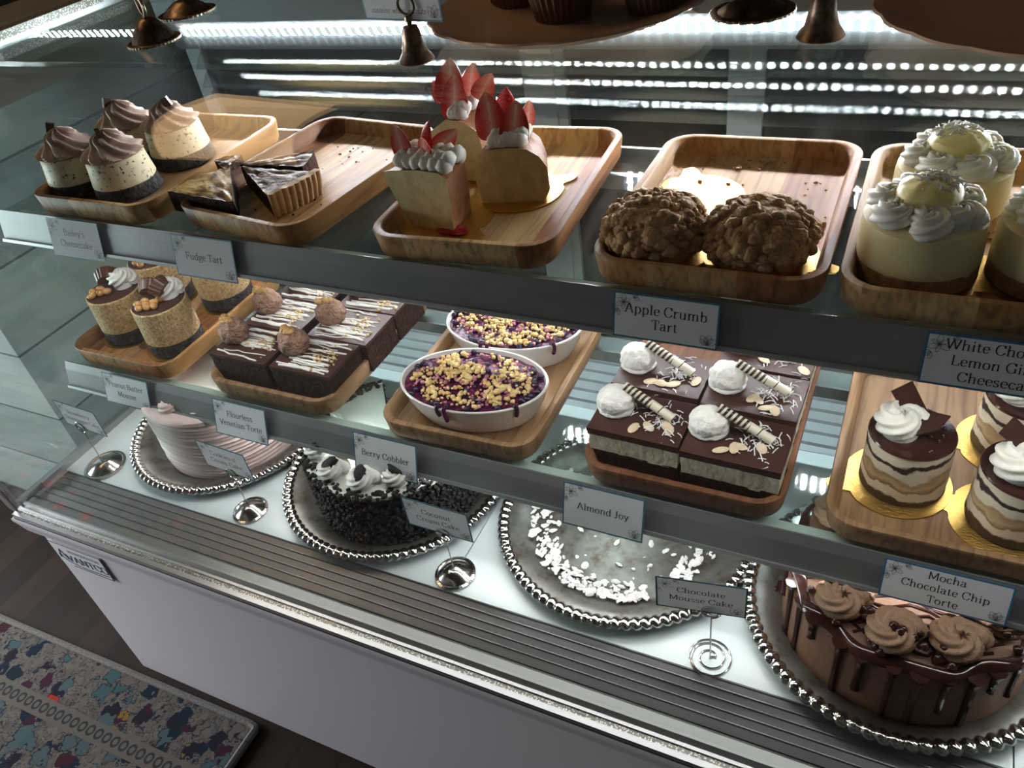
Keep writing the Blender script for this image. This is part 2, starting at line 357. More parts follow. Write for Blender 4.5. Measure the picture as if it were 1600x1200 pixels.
# layered mini torte side
m, nt, b = newmat('layered_torte_side'); M['mocha_side'] = m
co = coords(nt); sp = N(nt, 'ShaderNodeSeparateXYZ'); nt.links.new(co, sp.inputs[0])
t = N(nt, 'ShaderNodeTexNoise'); t.inputs['Scale'].default_value = 34; t.inputs['Detail'].default_value = 6; nt.links.new(co, t.inputs['Vector'])
h = math_n(nt, 'ADD', math_n(nt, 'DIVIDE', sp.outputs[2], .062), math_n(nt, 'MULTIPLY_ADD', t.outputs[0], .55, -.27))
I = (.72, .63, .49)
nt.links.new(ramp(nt, h, [(.0, (.03, .015, .01)), (.14, (.05, .025, .015)), (.18, I), (.34, I), (.37, (.28, .15, .06)), (.44, (.55, .42, .24)), (.54, (.40, .26, .13)), (.58, I), (.72, I), (.75, (.03, .015, .012)), (.82, (.03, .015, .012)), (.85, I), (1, I)]), b.inputs['Base Color'])
b.inputs['Roughness'].default_value = .55
# shiplap and floor and rug
def plankmat(name, axis, pitch, c1, c2, gap, rough, grain=(3, 3, 40), gw=.02):
    m, nt, b = newmat(name); co = coords(nt); sp = N(nt, 'ShaderNodeSeparateXYZ'); nt.links.new(co, sp.inputs[0])
    d = math_n(nt, 'DIVIDE', sp.outputs[axis], pitch); fl = math_n(nt, 'FLOOR', d); fr = math_n(nt, 'FRACT', d)
    wn = N(nt, 'ShaderNodeTexWhiteNoise'); wn.noise_dimensions = '1D'; nt.links.new(fl, wn.inputs['W'])
    t = N(nt, 'ShaderNodeTexNoise'); t.inputs['Scale'].default_value = 1; t.inputs['Detail'].default_value = 6; t.inputs['Distortion'].default_value = .8
    mp = N(nt, 'ShaderNodeMapping'); mp.inputs['Scale'].default_value = grain; nt.links.new(co, mp.inputs[0])
    ad = N(nt, 'ShaderNodeVectorMath'); ad.operation = 'ADD'; nt.links.new(mp.outputs[0], ad.inputs[0]); nt.links.new(wn.outputs['Color'], ad.inputs[1])
    nt.links.new(ad.outputs[0], t.inputs['Vector'])
    f = math_n(nt, 'MULTIPLY_ADD', wn.outputs[0], .45, math_n(nt, 'MULTIPLY', t.outputs[0], .7))
    c = ramp(nt, f, [(.2, c1), (.85, c2)])
    gp = math_n(nt, 'LESS_THAN', fr, gw)
    mx = N(nt, 'ShaderNodeMix'); mx.data_type = 'RGBA'; nt.links.new(gp, mx.inputs[0]); nt.links.new(c, mx.inputs[6]); mx.inputs[7].default_value = (*gap, 1)
    nt.links.new(mx.outputs[2], b.inputs['Base Color']); b.inputs['Roughness'].default_value = rough; b.inputs['Specular IOR Level'].default_value = .15
    return m
M['floor'] = plankmat('dark_floor_boards', 0, .075, (.004, .002, .0015), (.022, .0105, .0055), (.003, .002, .002), .6, (45, 4, 4), .035)
M['shiplap'] = plankmat('white_shiplap', 2, .149, (.26, .275, .265), (.46, .475, .45), (.12, .13, .12), .6, (4, 4, 30), .03)
M['wall_plain'] = food('plain_wall', [(.3, (.20, .19, .18)), (.7, (.24, .23, .22))], 3, .8, 0)
M['wall_dark'] = food('dim_brown_wall', [(.3, (.045, .036, .03)), (.7, (.075, .06, .05))], 3, .8, 0)
m, nt, b = newmat('rug_pile'); M['rug'] = m
co = coords(nt)
t1 = N(nt, 'ShaderNodeTexVoronoi'); t1.inputs['Scale'].default_value = 34; t1.inputs['Randomness'].default_value = .9
nz = N(nt, 'ShaderNodeTexNoise'); nz.inputs['Scale'].default_value = 60; nz.inputs['Detail'].default_value = 3; nt.links.new(co, nz.inputs['Vector'])
mxv = N(nt, 'ShaderNodeMix'); mxv.data_type = 'RGBA'; mxv.inputs[0].default_value = .035; nt.links.new(co, mxv.inputs[6]); nt.links.new(nz.outputs['Color'], mxv.inputs[7])
nt.links.new(mxv.outputs[2], t1.inputs['Vector'])
t9 = N(nt, 'ShaderNodeTexVoronoi'); t9.inputs['Scale'].default_value = 85; nt.links.new(mxv.outputs[2], t9.inputs['Vector'])
sp = N(nt, 'ShaderNodeSeparateColor'); nt.links.new(t1.outputs['Color'], sp.inputs[0])
pal = ramp(nt, sp.outputs[0], [(0, (.008, .018, .030)), (.2, (.04, .08, .09)), (.40, (.10, .09, .08)), (.55, (.04, .012, .022)), (.66, (.16, .10, .03)), (.73, (.30, .028, .014)), (.77, (.014, .013, .022)), (.88, (.055, .085, .09))], 'CONSTANT')
msk = math_n(nt, 'LESS_THAN', math_n(nt, 'ADD', t1.outputs['Distance'], math_n(nt, 'MULTIPLY_ADD', nz.outputs[0], .5, -.25)), .47)
ring = math_n(nt, 'LESS_THAN', math_n(nt, 'ABSOLUTE', math_n(nt, 'SUBTRACT', math_n(nt, 'ADD', t1.outputs['Distance'], math_n(nt, 'MULTIPLY_ADD', nz.outputs[0], .5, -.25)), .49)), .03)
base = ramp(nt, nz.outputs[0], [(.35, (.085, .075, .065)), (.65, (.12, .11, .10))])
fine = math_n(nt, 'LESS_THAN', math_n(nt, 'ABSOLUTE', math_n(nt, 'SUBTRACT', t9.outputs['Distance'], .42)), .055)
mF = N(nt, 'ShaderNodeMix'); mF.data_type = 'RGBA'; nt.links.new(fine, mF.inputs[0]); nt.links.new(base, mF.inputs[6]); mF.inputs[7].default_value = (.035, .042, .05, 1); base = mF.outputs[2]
mA = N(nt, 'ShaderNodeMix'); mA.data_type = 'RGBA'; nt.links.new(msk, mA.inputs[0]); nt.links.new(base, mA.inputs[6]); nt.links.new(pal, mA.inputs[7])
mB = N(nt, 'ShaderNodeMix'); mB.data_type = 'RGBA'; nt.links.new(ring, mB.inputs[0]); nt.links.new(mA.outputs[2], mB.inputs[6]); mB.inputs[7].default_value = (.018, .02, .03, 1)
# row of small oval rings near the border
s2 = N(nt, 'ShaderNodeSeparateXYZ'); nt.links.new(co, s2.inputs[0])
ux = math_n(nt, 'SUBTRACT', math_n(nt, 'FRACT', math_n(nt, 'DIVIDE', s2.outputs[0], .019)), .5)
uy = math_n(nt, 'DIVIDE', math_n(nt, 'ADD', s2.outputs[1], .105), .022)
rr = math_n(nt, 'SQRT', math_n(nt, 'ADD', math_n(nt, 'MULTIPLY', ux, ux), math_n(nt, 'MULTIPLY', uy, uy)))
dots = math_n(nt, 'LESS_THAN', math_n(nt, 'ABSOLUTE', math_n(nt, 'SUBTRACT', rr, .33)), .1)
band = math_n(nt, 'LESS_THAN', math_n(nt, 'ABSOLUTE', uy), .75)
mC = N(nt, 'ShaderNodeMix'); mC.data_type = 'RGBA'; nt.links.new(band, mC.inputs[0]); nt.links.new(mB.outputs[2], mC.inputs[6]); mC.inputs[7].default_value = (.105, .095, .085, 1)
mD = N(nt, 'ShaderNodeMix'); mD.data_type = 'RGBA'; nt.links.new(dots, mD.inputs[0]); nt.links.new(mC.outputs[2], mD.inputs[6]); mD.inputs[7].default_value = (.03, .034, .038, 1)
nt.links.new(mD.outputs[2], b.inputs['Base Color']); b.inputs['Roughness'].default_value = .95; b.inputs['Specular IOR Level'].default_value = .1
M['binding'] = food('grey_binding', [(.4, (.10, .095, .09)), (.6, (.16, .155, .145))], 300, .95, .5, stretch=(1, 1, 1))

# ------------------------------------------------------------------ room
o = struct(MB().box(-4, 3, -3.5, 2.2, -.05, 0).build('floor', M['floor'], smooth=False))
o = struct(MB().box(-4, 3, 1.6, 1.7, 0, 2.6).build('wall_back', M['wall_dark'], smooth=False))
o = struct(MB().box(-1.9, -1.1, .073, 1.6, 0, .80).box(-1.91, -1.09, .063, 1.6, .80, .822).build('wall_left', M['shiplap'], smooth=False))
o = struct(MB().box(-1.0, 1.8, -1.8, -1.7, 0, 2.6).build('wall_front', M['wall_plain'], smooth=False))
o = struct(MB().box(1.7, 1.8, -1.7, 1.6, 0, 2.6).build('wall_right', M['wall_plain'], smooth=False))
o = struct(MB().box(-4, 3, -3.5, 2.2, 2.6, 2.7).build('ceiling', M['wall_dark'], smooth=False))

# ------------------------------------------------------------------ rug
rug = thing('rug', 'faded oriental rug with teal, navy and red pattern on the dark boards', 'rug', (-1.13, -.195, 0), math.radians(.8))
def sub_plane(x0, x1, y0, y1, z): return MB().box(x0, x1, y0, y1, 0, z)
sub_plane(-.7, .592, -1.0, -.006, .010).build('pile', M['rug'], rug, smooth=False)
b_ = MB(); pts = [(-.7, 0, .007)] + [(-.7 + i * .02, 0, .007) for i in range(1, 65)] + [(.597, -.002, .007), (.599, -.006, .007)] + [(.599 , -.006 - i * .02, .007) for i in range(1, 50)]
b_.tube(pts, .0068, 8).build('binding', M['binding'], rug)

# ------------------------------------------------------------------ display case
XL, XR = -.816, .705
case = thing('display_case', 'long white refrigerated bakery case with curved glass front and two glass shelves', 'display case', (-.05, .13, 0))
def cpart(name, mb, mat, parent=None, **k):
    o = mb.build(name, mat, parent or case, **k)
    if parent is None: o.location = (.05, -.13, 0)
    return o
cab = cpart('cabinet', MB().box(XL + .01, XR - .01, -.170, .46, .004, .392), M['white_enamel'], smooth=False)
cpart('front_lip', MB().loft([[(x, y, z) for y, z in ((-.1705, .366), (-.1775, .368), (-.186, .398), (-.186, .403), (-.1705, .403))] for x in (XL - .006, XR)]), M['white_enamel'], smooth=False)
cpart('gasket', MB().box(XL, XR, -.184, -.150, .403, .4062), M['dark_metal'], smooth=False)
cpart('glass_channel', MB().box(XL, XR, -.1838, -.1775, .4062, .4125).box(XL, XR, -.1715, -.168, .4062, .4135), M['steel'], smooth=False)
cpart('sparkle_strip', MB().box(XL, XR, -.1774, -.1716, .4062, .4115), M['sparkle'], smooth=False)
# front sill and air grille
M['sill'] = simple('grey_sill', (.34, .35, .35), .35, .8)
cpart('front_sill', MB().loft([[(x, y, z) for y, z in ((-.168, .4062), (-.168, .4125), (-.163, .4165), (-.150, .4165), (-.147, .4145), (-.147, .4062))] for x in (XL + .008, XR - .01)]), M['sill'], angle=20)
g = MB()
for k in range(5):
    y = -.1445 + k * .0105
    g.loft([[(x, yy, z) for yy, z in ((y, .4125), (y + .0086, .4150), (y + .0092, .4172), (y + .0099, .4172), (y + .0101, .4140), (y + .0012, .4110))] for x in (XL + .018, XR - .012)])
g.box(XL + .010, XL + .018, -.146, -.092, .4063, .4178)
grille = cpart('air_grille', g, M['slat'], angle=15)
g = MB()
x = XL + .05
while x < XR - .1:
    g.box(x, x + .052, -.1462, -.1436, .4088, .4093); x += .066
cpart('slot_row', g, M['dark_metal'], grille, smooth=False)
cpart('grille_well', MB().box(XL + .008, XR - .01, -.147, -.092, .402, .4055), M['dark_metal'], smooth=False)
# deck and ridged rear panel
cpart('deck', MB().box(XL + .008, -.1455, -.0925, .255, .402, .418).box(-.1440, .43, -.0925, .255, .402, .418).box(.4315, XR - .01, -.0925, .255, .402, .418), M['deck'], smooth=False)
prof = []
y = .256
z = .4175
prof.append((y, .402)); prof.append((y, z))
for k in range(7):
    prof += [(y + .012, z), (y + .0135, z + .004), (y + .019, z + .004), (y + .0205, z + .001)]
    y += .0215; z += .001
prof += [(.43, z), (.43, .402)]
cpart('ridged_vent_panel', MB().loft([[(x, a, c) for a, c in prof] for x in (XL + .01, XR - .01)]), M['ridge'], smooth=False)
# curved front glass
gp = [(-.176, .4115), (-.179, .46), (-.180, .52), (-.176, .60), (-.164, .68), (-.142, .76), (-.108, .835), (-.065, .892), (-.015, .932), (.035, .953), (.08, .9595)]
def spline(pts, n):
    out = []
    P = [pts[0]] + list(pts) + [pts[-1]]
    for i in range(1, len(P) - 2):
        for j in range(n):
            t = j / n; a, b, c, d = (Vector(P[i - 1]), Vector(P[i]), Vector(P[i + 1]), Vector(P[i + 2]))
            out.append(.5 * ((2 * b) + (c - a) * t + (2 * a - 5 * b + 4 * c - d) * t * t + (3 * b - a - 3 * c + d) * t ** 3))
    out.append(Vector(pts[-1])); return out
gs = spline(gp, 5)
def offset(ps, d):
    out = []
    for i, p in enumerate(ps):
        t = (ps[min(i + 1, len(ps) - 1)] - ps[max(i - 1, 0)]).normalized(); out.append(p + Vector((t.y, -t.x)) * d)
    return out
inner = offset(gs, .005)
ring = [(p.x, p.y) for p in gs] + [(p.x, p.y) for p in reversed(inner)]
cpart('curved_front_glass', MB().loft([[(x, a, c) for a, c in ring] for x in (XL + .004, XR - .004)]), M['glass'], angle=30)
cpart('top_glass', MB().box(XL + .004, XR - .004, .081, .44, .954, .960), M['shelf_glass'], smooth=False)
side = [(p.x + .004, p.y) for p in gs if p.y > .42] + [(.44, .956), (.44, .4)]
side = [(-.170, .4)] + side
for nm, x0 in (('end_glass', XL - .002), ('end_glass', XR - .006)):
    cpart(nm, MB().loft([[(x, a, c) for a, c in side] for x in (x0, x0 + .006)]), M['end_glass'], smooth=False)
ed = [(XL, p.x - .001, p.y) for p in gs] + [(XL, .12, .962), (XL, .44, .963)]
cpart('end_frame', MB().loft([[Vector(p) + Vector((dx, -dz * .3, dz)) for dx, dz in ((-.010, -.006), (.004, -.006), (.004, .004), (-.010, .004))] for p in ed]), M['steel'], angle=20)
cpart('end_channel', MB().box(XL - .004, XL + .005, -.168, .43, .400, .424).box(XL + .009, XL + .013, -.13, .43, .418, .428), M['steel'], smooth=False)
cpart('end_top_trim', MB().box(XL - .012, XL + .012, .13, .45, .966, .976), M['sparkle'], smooth=False)
# rear header, light strip, doors
M['header'] = simple('grey_header', (.20, .21, .23), .4, .3)
hd = cpart('rear_header', MB().loft([[(x, a, c) for a, c in ((.416, .866), (.410, .872), (.404, .886), (.392, .912), (.392, .953), (.45, .953), (.45, .866))] for x in (XL + .006, XR - .006)]), M['header'], smooth=False)
def light_strip(name, x0, x1, quad, mat, parent):
    mb = MB(); mb.add([(x0, *quad[0]), (x1, *quad[0]), (x1, *quad[1]), (x0, *quad[1])], [(0, 1, 2, 3)])
    return cpart(name, mb, mat, parent, smooth=False)
light_strip('light_strip', -.775, .66, ((.3930, .9030), (.3985, .8910)), M['led_top'], hd)
cpart('door_glass', MB().box(XL + .01, -.19, .432, .436, .43, .87), M['door_glass'], smooth=False)
cpart('door_glass', MB().box(-.19, XR - .01, .440, .444, .43, .87), M['door_glass'], smooth=False)
cpart('door_stile', MB().box(-.222, -.162, .424, .432, .42, .868).box(-.212, -.176, .422, .424, .42, .868), M['rail_lip'], smooth=False)
cpart('door_stile', MB().box(.046, .088, .432, .440, .42, .868), M['ridge'], smooth=False)  # pale bar standing in for the door frame's reflection in the glass
cpart('door_stile', MB().box(XL + .006, XL + .035, .424, .45, .42, .868), M['ridge'], smooth=False)
reflector = MB()  # added arcs of glass, shaped only to mirror the LED strip in rows
for k in range(3):
    zt = .865 - k * .0285; Rl = .12; zc = zt - Rl * sin(math.radians(56)); yc = .4305 + Rl * cos(math.radians(56))
    arc = [math.radians(38 + 18 * i / 14) for i in range(15)]
    prof = [(yc - Rl * cos(e), zc + Rl * sin(e)) for e in arc] + [(yc - (Rl - .001) * cos(e), zc + (Rl - .001) * sin(e)) for e in reversed(arc)]
    reflector.loft([[(x, q, z) for q, z in prof] for x in (XL + .036, XR - .02)])
cpart('led_row_reflector', reflector, M['reflector_glass'], angle=60)
# shelves
def shelf(z, yr, x0, tilt, slant, nm):
    s = cpart('glass_shelf', MB().box(x0 + .004, XR - .02, yr + .003, .262, z - .006, z), M['shelf_glass'], smooth=False)
    def rp(d, n): return (yr - sin(tilt) * d - cos(tilt) * n, z + .0025 - cos(tilt) * d + sin(tilt) * n)
    prof = [rp(0, 0), rp(0, .0022), rp(.012, .0034), rp(slant - .004, .0030), rp(slant - .004, -.0015), rp(.004, -.0015)]
    r = cpart('price_rail', MB().loft([[(x, a, c) for a, c in prof] for x in (x0, XR - .02)]), M['rail'], s, smooth=False)
    prof = [rp(slant - .0045, .0060), rp(slant - .001, .0066), rp(slant, .0055), rp(slant, -.001), rp(slant - .0045, -.001)]
    cpart('rail_lip', MB().loft([[(x, a, c) for a, c in prof] for x in (x0, XR - .02)]), M['rail_lip'], r, smooth=False)
    y0, z0 = rp(slant * .5, -.004)
    light_strip('light_strip', x0 + .02, XR - .05, ((yr + .004, z - .0175), (yr + .016, z - .0195)), M['led_shelf'], s)
    cpart('light_housing', MB().box(x0 + .015, XR - .045, yr + .001, yr + .0175, z - .0172, z - .0062), M['white_plastic'], s, smooth=False)
    cpart('rear_bar', MB().box(x0 + .004, XR - .02, .222, .226, z - .022, z - .006).box(x0 + .004, XR - .02, .226, .270, z - .020, z - .014).box(x0 + .004, XR - .02, .270, .274, z - .020, z + .004), M['steel'], s, smooth=False)
    return s
Z1, Z2, ZD = .803, .560, .418
shelf(Z1, 0.0, -.760, .266, .0406, 'upper')
shelf(Z2, -.007, -.800, .318, .0412, 'lower')

# ------------------------------------------------------------------ serif lettering
TH, TN = .088, .034
G = {}
def gl(ch, adv, *st): G[ch] = (adv, st)
def ln(*p): return ('l', p)
def sp(*p): return ('s', p)
def se(x, y, w=.075): return ('l', ((x - w, y), (x + w, y)))
C_, X_, A_, D_ = .70, .46, .73, -.20
gl(' ', .26)
gl("'", .16, ln((.08, .72), (.08, .54)))
gl(',', .22, ln((.11, .06), (.07, -.12)))
gl(':', .22, ln((.11, .0), (.11, .08)), ln((.11, .36), (.11, .44)))
gl('A', .70, ln((.35, C_), (.62, 0)), ln((.34, C_), (.09, 0)), ln((.18, .24), (.52, .24)), se(.09, 0), se(.61, 0))
gl('B', .64, ln((.15, C_), (.15, 0)), sp((.06, C_), (.34, C_), (.48, .62), (.47, .45), (.33, .37), (.15, .37)), sp((.33, .37), (.53, .31), (.56, .17), (.47, .04), (.30, 0), (.06, 0)))
gl('C', .66, sp((.58, .52), (.50, .65), (.36, .71), (.18, .63), (.08, .42), (.10, .2), (.22, .03), (.38, -.01), (.52, .06), (.60, .18)), ln((.58, .70), (.58, .50)))
gl('E', .60, ln((.15, C_), (.15, 0)), ln((.06, C_), (.52, C_), (.52, .56)), ln((.15, .37), (.40, .37)), ln((.06, 0), (.55, 0), (.55, .16)))
gl('F', .58, ln((.15, C_), (.15, 0)), ln((.06, C_), (.53, C_), (.53, .55)), ln((.15, .36), (.42, .36)), ln((.40, .44), (.40, .28)), se(.15, 0))
gl('G', .70, sp((.58, .52), (.50, .65), (.36, .71), (.18, .63), (.08, .42), (.10, .2), (.22, .03), (.40, -.01), (.58, .08)), ln((.58, .70), (.58, .50)), ln((.58, .04), (.58, .30)), se(.57, .31))
gl('I', .32, ln((.16, C_), (.16, 0)), se(.16, 0), se(.16, C_))
gl('J', .44, sp((.27, C_), (.27, .15), (.22, 0), (.11, -.06), (.05, .02)), se(.27, C_))
gl('L', .58, ln((.15, C_), (.15, 0)), se(.15, C_), ln((.06, 0), (.53, 0), (.53, .18)))
gl('M', .86, ln((.13, C_), (.13, 0)), ln((.14, C_), (.42, .08)), ln((.70, C_), (.42, .08)), ln((.72, C_), (.72, 0)), se(.13, 0), se(.72, 0), se(.11, C_, .05), se(.74, C_, .05))
gl('N', .74, ln((.13, C_), (.13, 0)), ln((.13, C_), (.61, .0)), ln((.61, C_), (.61, 0)), se(.13, 0), se(.61, C_), se(.10, C_, .05))
gl('O', .72, sp((.36, .71), (.16, .61), (.07, .35), (.16, .09), (.36, -.01), (.56, .09), (.65, .35), (.56, .61), (.36, .71)))
gl('P', .60, ln((.15, C_), (.15, 0)), sp((.06, C_), (.34, C_), (.52, .62), (.53, .45), (.40, .33), (.15, .32)), se(.15, 0))
gl('R', .68, ln((.15, C_), (.15, 0)), sp((.06, C_), (.34, C_), (.50, .62), (.50, .46), (.38, .36), (.15, .36)), ln((.36, .36), (.58, 0)), se(.15, 0), se(.60, 0, .05))
gl('S', .54, sp((.44, .56), (.38, .67), (.26, .71), (.12, .64), (.11, .48), (.26, .38), (.42, .29), (.45, .13), (.34, .01), (.22, -.01), (.10, .06), (.07, .18)), ln((.45, .70), (.45, .52)))
gl('T', .62, ln((.31, C_), (.31, 0)), ln((.05, .54), (.05, C_), (.57, C_), (.57, .54)), se(.31, 0))
gl('V', .70, ln((.09, C_), (.35, 0)), ln((.62, C_), (.36, 0)), se(.10, C_), se(.61, C_))
gl('W', .98, ln((.09, C_), (.29, 0)), ln((.50, C_), (.30, 0)), ln((.49, C_), (.69, 0)), ln((.90, C_), (.70, 0)), se(.10, C_), se(.49, C_), se(.89, C_))
gl('a', .50, sp((.09, .37), (.16, .46), (.28, .46), (.36, .38), (.36, .1), (.40, .01), (.47, .02)), sp((.36, .29), (.18, .25), (.08, .13), (.14, 0), (.26, .01), (.36, .10)))
gl('b', .54, ln((.13, A_), (.13, .02)), sp((.13, .32), (.24, .45), (.39, .43), (.47, .23), (.39, .03), (.24, -.01), (.13, .06)), se(.09, A_, .04))
gl('c', .45, sp((.39, .35), (.32, .44), (.22, .46), (.10, .36), (.08, .18), (.16, .03), (.27, -.01), (.40, .09)))
gl('d', .56, ln((.42, A_), (.42, 0)), sp((.42, .38), (.30, .46), (.15, .42), (.07, .22), (.14, .03), (.28, -.01), (.42, .09)), se(.38, A_, .04), se(.46, 0, .04))
gl('e', .47, sp((.09, .26), (.40, .26), (.36, .41), (.25, .46), (.12, .39), (.08, .22), (.14, .05), (.26, -.01), (.40, .08)))
gl('f', .33, sp((.34, .66), (.27, .73), (.18, .68), (.15, .55), (.15, 0)), se(.17, X_, .11), se(.15, 0))
gl('g', .50, sp((.24, .46), (.12, .42), (.09, .30), (.15, .19), (.25, .17), (.36, .23), (.38, .34), (.33, .43), (.24, .46)), ln((.34, .42), (.46, .47)), sp((.16, .19), (.10, .09), (.20, .04), (.38, .02), (.43, -.09), (.34, -.19), (.18, -.20), (.07, -.13), (.10, -.02), (.18, .04)))
gl('h', .58, ln((.13, A_), (.13, 0)), sp((.13, .32), (.24, .44), (.36, .45), (.43, .35), (.43, 0)), se(.13, 0), se(.43, 0), se(.09, A_, .04))
gl('i', .29, ln((.15, X_), (.15, 0)), se(.15, 0), se(.11, X_, .04), ln((.145, .60), (.145, .69)))
gl('k', .56, ln((.13, A_), (.13, 0)), ln((.42, X_), (.14, .19)), ln((.22, .26), (.45, 0)), se(.13, 0), se(.47, 0, .06), se(.42, X_, .06), se(.09, A_, .04))
gl('l', .29, ln((.15, A_), (.15, 0)), se(.15, 0), se(.11, A_, .04))
gl('m', .86, ln((.13, X_), (.13, 0)), sp((.13, .32), (.22, .44), (.34, .45), (.42, .35), (.42, 0)), sp((.42, .32), (.51, .44), (.63, .45), (.71, .35), (.71, 0)), se(.13, 0), se(.42, 0), se(.71, 0), se(.09, X_, .04))
gl('n', .58, ln((.13, X_), (.13, 0)), sp((.13, .32), (.24, .44), (.36, .45), (.43, .35), (.43, 0)), se(.13, 0), se(.43, 0), se(.09, X_, .04))
gl('o', .51, sp((.25, .46), (.12, .40), (.07, .23), (.12, .05), (.25, -.01), (.38, .05), (.43, .23), (.38, .40), (.25, .46)))
gl('p', .56, ln((.13, X_), (.13, D_)), sp((.13, .34), (.24, .45), (.40, .42), (.48, .23), (.40, .03), (.25, -.01), (.13, .06)), se(.13, D_), se(.09, X_, .04))
gl('r', .42, ln((.13, X_), (.13, 0)), sp((.13, .28), (.22, .41), (.32, .46), (.39, .41)), se(.13, 0), se(.09, X_, .04))
gl('s', .42, sp((.33, .36), (.27, .45), (.17, .46), (.09, .38), (.13, .28), (.27, .21), (.34, .11), (.26, 0), (.15, -.01), (.06, .09)))
gl('t', .36, sp((.16, .60), (.16, .10), (.22, 0), (.33, .05)), se(.18, X_, .12))
gl('u', .58, ln((.43, X_), (.43, 0)), sp((.13, X_), (.13, .11), (.20, .0), (.31, .01), (.43, .12)), se(.47, 0, .04), se(.09, X_, .04), se(.39, X_, .04))
gl('v', .52, ln((.08, X_), (.26, 0)), ln((.44, X_), (.27, 0)), se(.08, X_, .06), se(.44, X_, .06))
gl('w', .76, ln((.08, X_), (.23, 0)), ln((.38, X_), (.24, 0)), ln((.37, X_), (.53, 0)), ln((.68, X_), (.54, 0)), se(.08, X_, .06), se(.38, X_, .06), se(.68, X_, .06))
gl('y', .52, ln((.08, X_), (.26, .02)), sp((.45, X_), (.27, .0), (.18, -.17), (.08, -.17)), se(.08, X_, .06), se(.44, X_, .06))
def smooth_pts(p, n=5): return [tuple(v) for v in spline(list(p), n)]
def stroke(mb, pts, th, tn, z, tf):
    L = []; Rr = []
    for i, p in enumerate(pts):
        a = Vector(pts[max(i - 1, 0)]); c = Vector(pts[min(i + 1, len(pts) - 1)]); d = c - a
        if d.length < 1e-6: d = Vector((0, 1))
        d.normalize(); w = (tn + (th - tn) * abs(d.y) ** 1.3) / 2; n = Vector((-d.y, d.x)) * w
        L.append(Vector(p) + n); Rr.append(Vector(p) - n)
    vs = [(*tf(q), z) for q in L] + [(*tf(q), z) for q in Rr]; k = len(pts)
    mb.add(vs, [(i, i + 1, k + i + 1, k + i) for i in range(k - 1)])
def text_w(s): return sum(G[c][0] for c in s)
def text(mb, s, cx, y, em, z=.0006, th=TH, tn=TN, shear=0.0, wx=1.0):
    x = cx - text_w(s) * em * wx / 2
    for ch in s:
        adv, st = G[ch]
        for k, p in st:
            pts = smooth_pts(p) if k == 's' else list(p)
            stroke(mb, pts, th, tn, z, lambda q, x=x: (x + (q[0] + shear * q[1]) * em * wx, y + q[1] * em))
        x += adv * em * wx
def flower(mb, cx, cy, s, rot=0.0, petals=5, fan=PI, z=.0006):
    for i in range(petals):
        a = rot + fan * (i / (petals - 1) - .5) + PI / 2
        L = s * (1 if i % 2 == 0 else .8); w = L * .26; d = Vector((cos(a), sin(a))); n = Vector((-d.y, d.x)); c = Vector((cx, cy))
        pts = [c, c + d * L * .35 + n * w, c + d * L * .8 + n * w * .7, c + d * L, c + d * L * .75 - n * w * .8, c + d * L * .3 - n * w * .8, c]
        stroke(mb, smooth_pts([tuple(p) for p in pts], 4), .00030, .00030, z, lambda q: q)
        stroke(mb, [tuple(c), tuple(c + d * L * .6)], .0002, .0002, z, lambda q: q)
def card(label, lines, w, h, em, group, edge='teal_edge', face='paper', lead=.0135, bw=.0016, hand=None, ems=None):
    r = thing('price_card', label, 'price card', group=group)
    MB().box(-w / 2 + bw, w / 2 - bw, -h / 2 + bw, h / 2 - bw, 0, .0005).build('card_face', M[face], r, smooth=False)
    e = MB()
    for x0, x1, y0, y1 in ((-w / 2, w / 2, h / 2 - bw, h / 2), (-w / 2, w / 2, -h / 2, -h / 2 + bw), (-w / 2, -w / 2 + bw, -h / 2 + bw, h / 2 - bw), (w / 2 - bw, w / 2, -h / 2 + bw, h / 2 - bw)):
        e.box(x0, x1, y0, y1, 0, .0005)
    e.build('border', M[edge], r, smooth=False)
    t = MB(); n = len(lines)
    for i, s in enumerate(lines):
        text(t, s, 0, (n - 1) * lead / 2 - i * lead - em * .28, em)
    if hand: text(t, hand, -.004, -h / 2 + .0065, .0058, th=.07, tn=.06, shear=.22)
    t.build('lettering', M['ink'], r, smooth=False)
    f = MB(); k = min(1, h / .045)
    flower(f, -w / 2 + .009, h / 2 - .010 * k, .0085 * k, .5, 6, 2 * PI * .8); flower(f, -w / 2 + .017, h / 2 - .0045 * k, .0055, -1.2, 3, 1.2); flower(f, -w / 2 + .0045, h / 2 - .017 * k, .0055, 2.4, 3, 1.4)
    f.build('flower_print', M['ink_grey'], r, smooth=False); f = MB()
    flower(f, w / 2 - .0085, -h / 2 + .0035, .0105 * k, 0, 6, 1.9)
    f.build('flower_print', M['ink_grey'], r, smooth=False)
    return r
def rail_card(xl, which, lines, label, w=.089, h=.0455, em=.0110, **k):
    c = card(label, lines, w, h, em, 'price cards on the shelf rails', **k)
    tilt, y, z = (.266, 0.0, .8055) if which == 1 else (.318, -.007, .5625)
    d = h / 2; n = .0072
    c.rotation_euler = (PI / 2 - tilt, 0, 0)
    c.location = (xl + w / 2, y - sin(tilt) * d - cos(tilt) * n, z - cos(tilt) * d + sin(tilt) * n); return c
rail_card(-.6615, 1, ["Bailey's", 'Cheesecake'], "small white card lettered Bailey's Cheesecake on the upper shelf rail")
rail_card(-.4558, 1, ['Fudge Tart'], 'small white card lettered Fudge Tart on the upper shelf rail', h=.047)
rail_card(.0554, 1, ['Apple Crumb', 'Tart'], 'small white card lettered Apple Crumb Tart on the upper shelf rail', h=.040, em=.0118, lead=.0125)
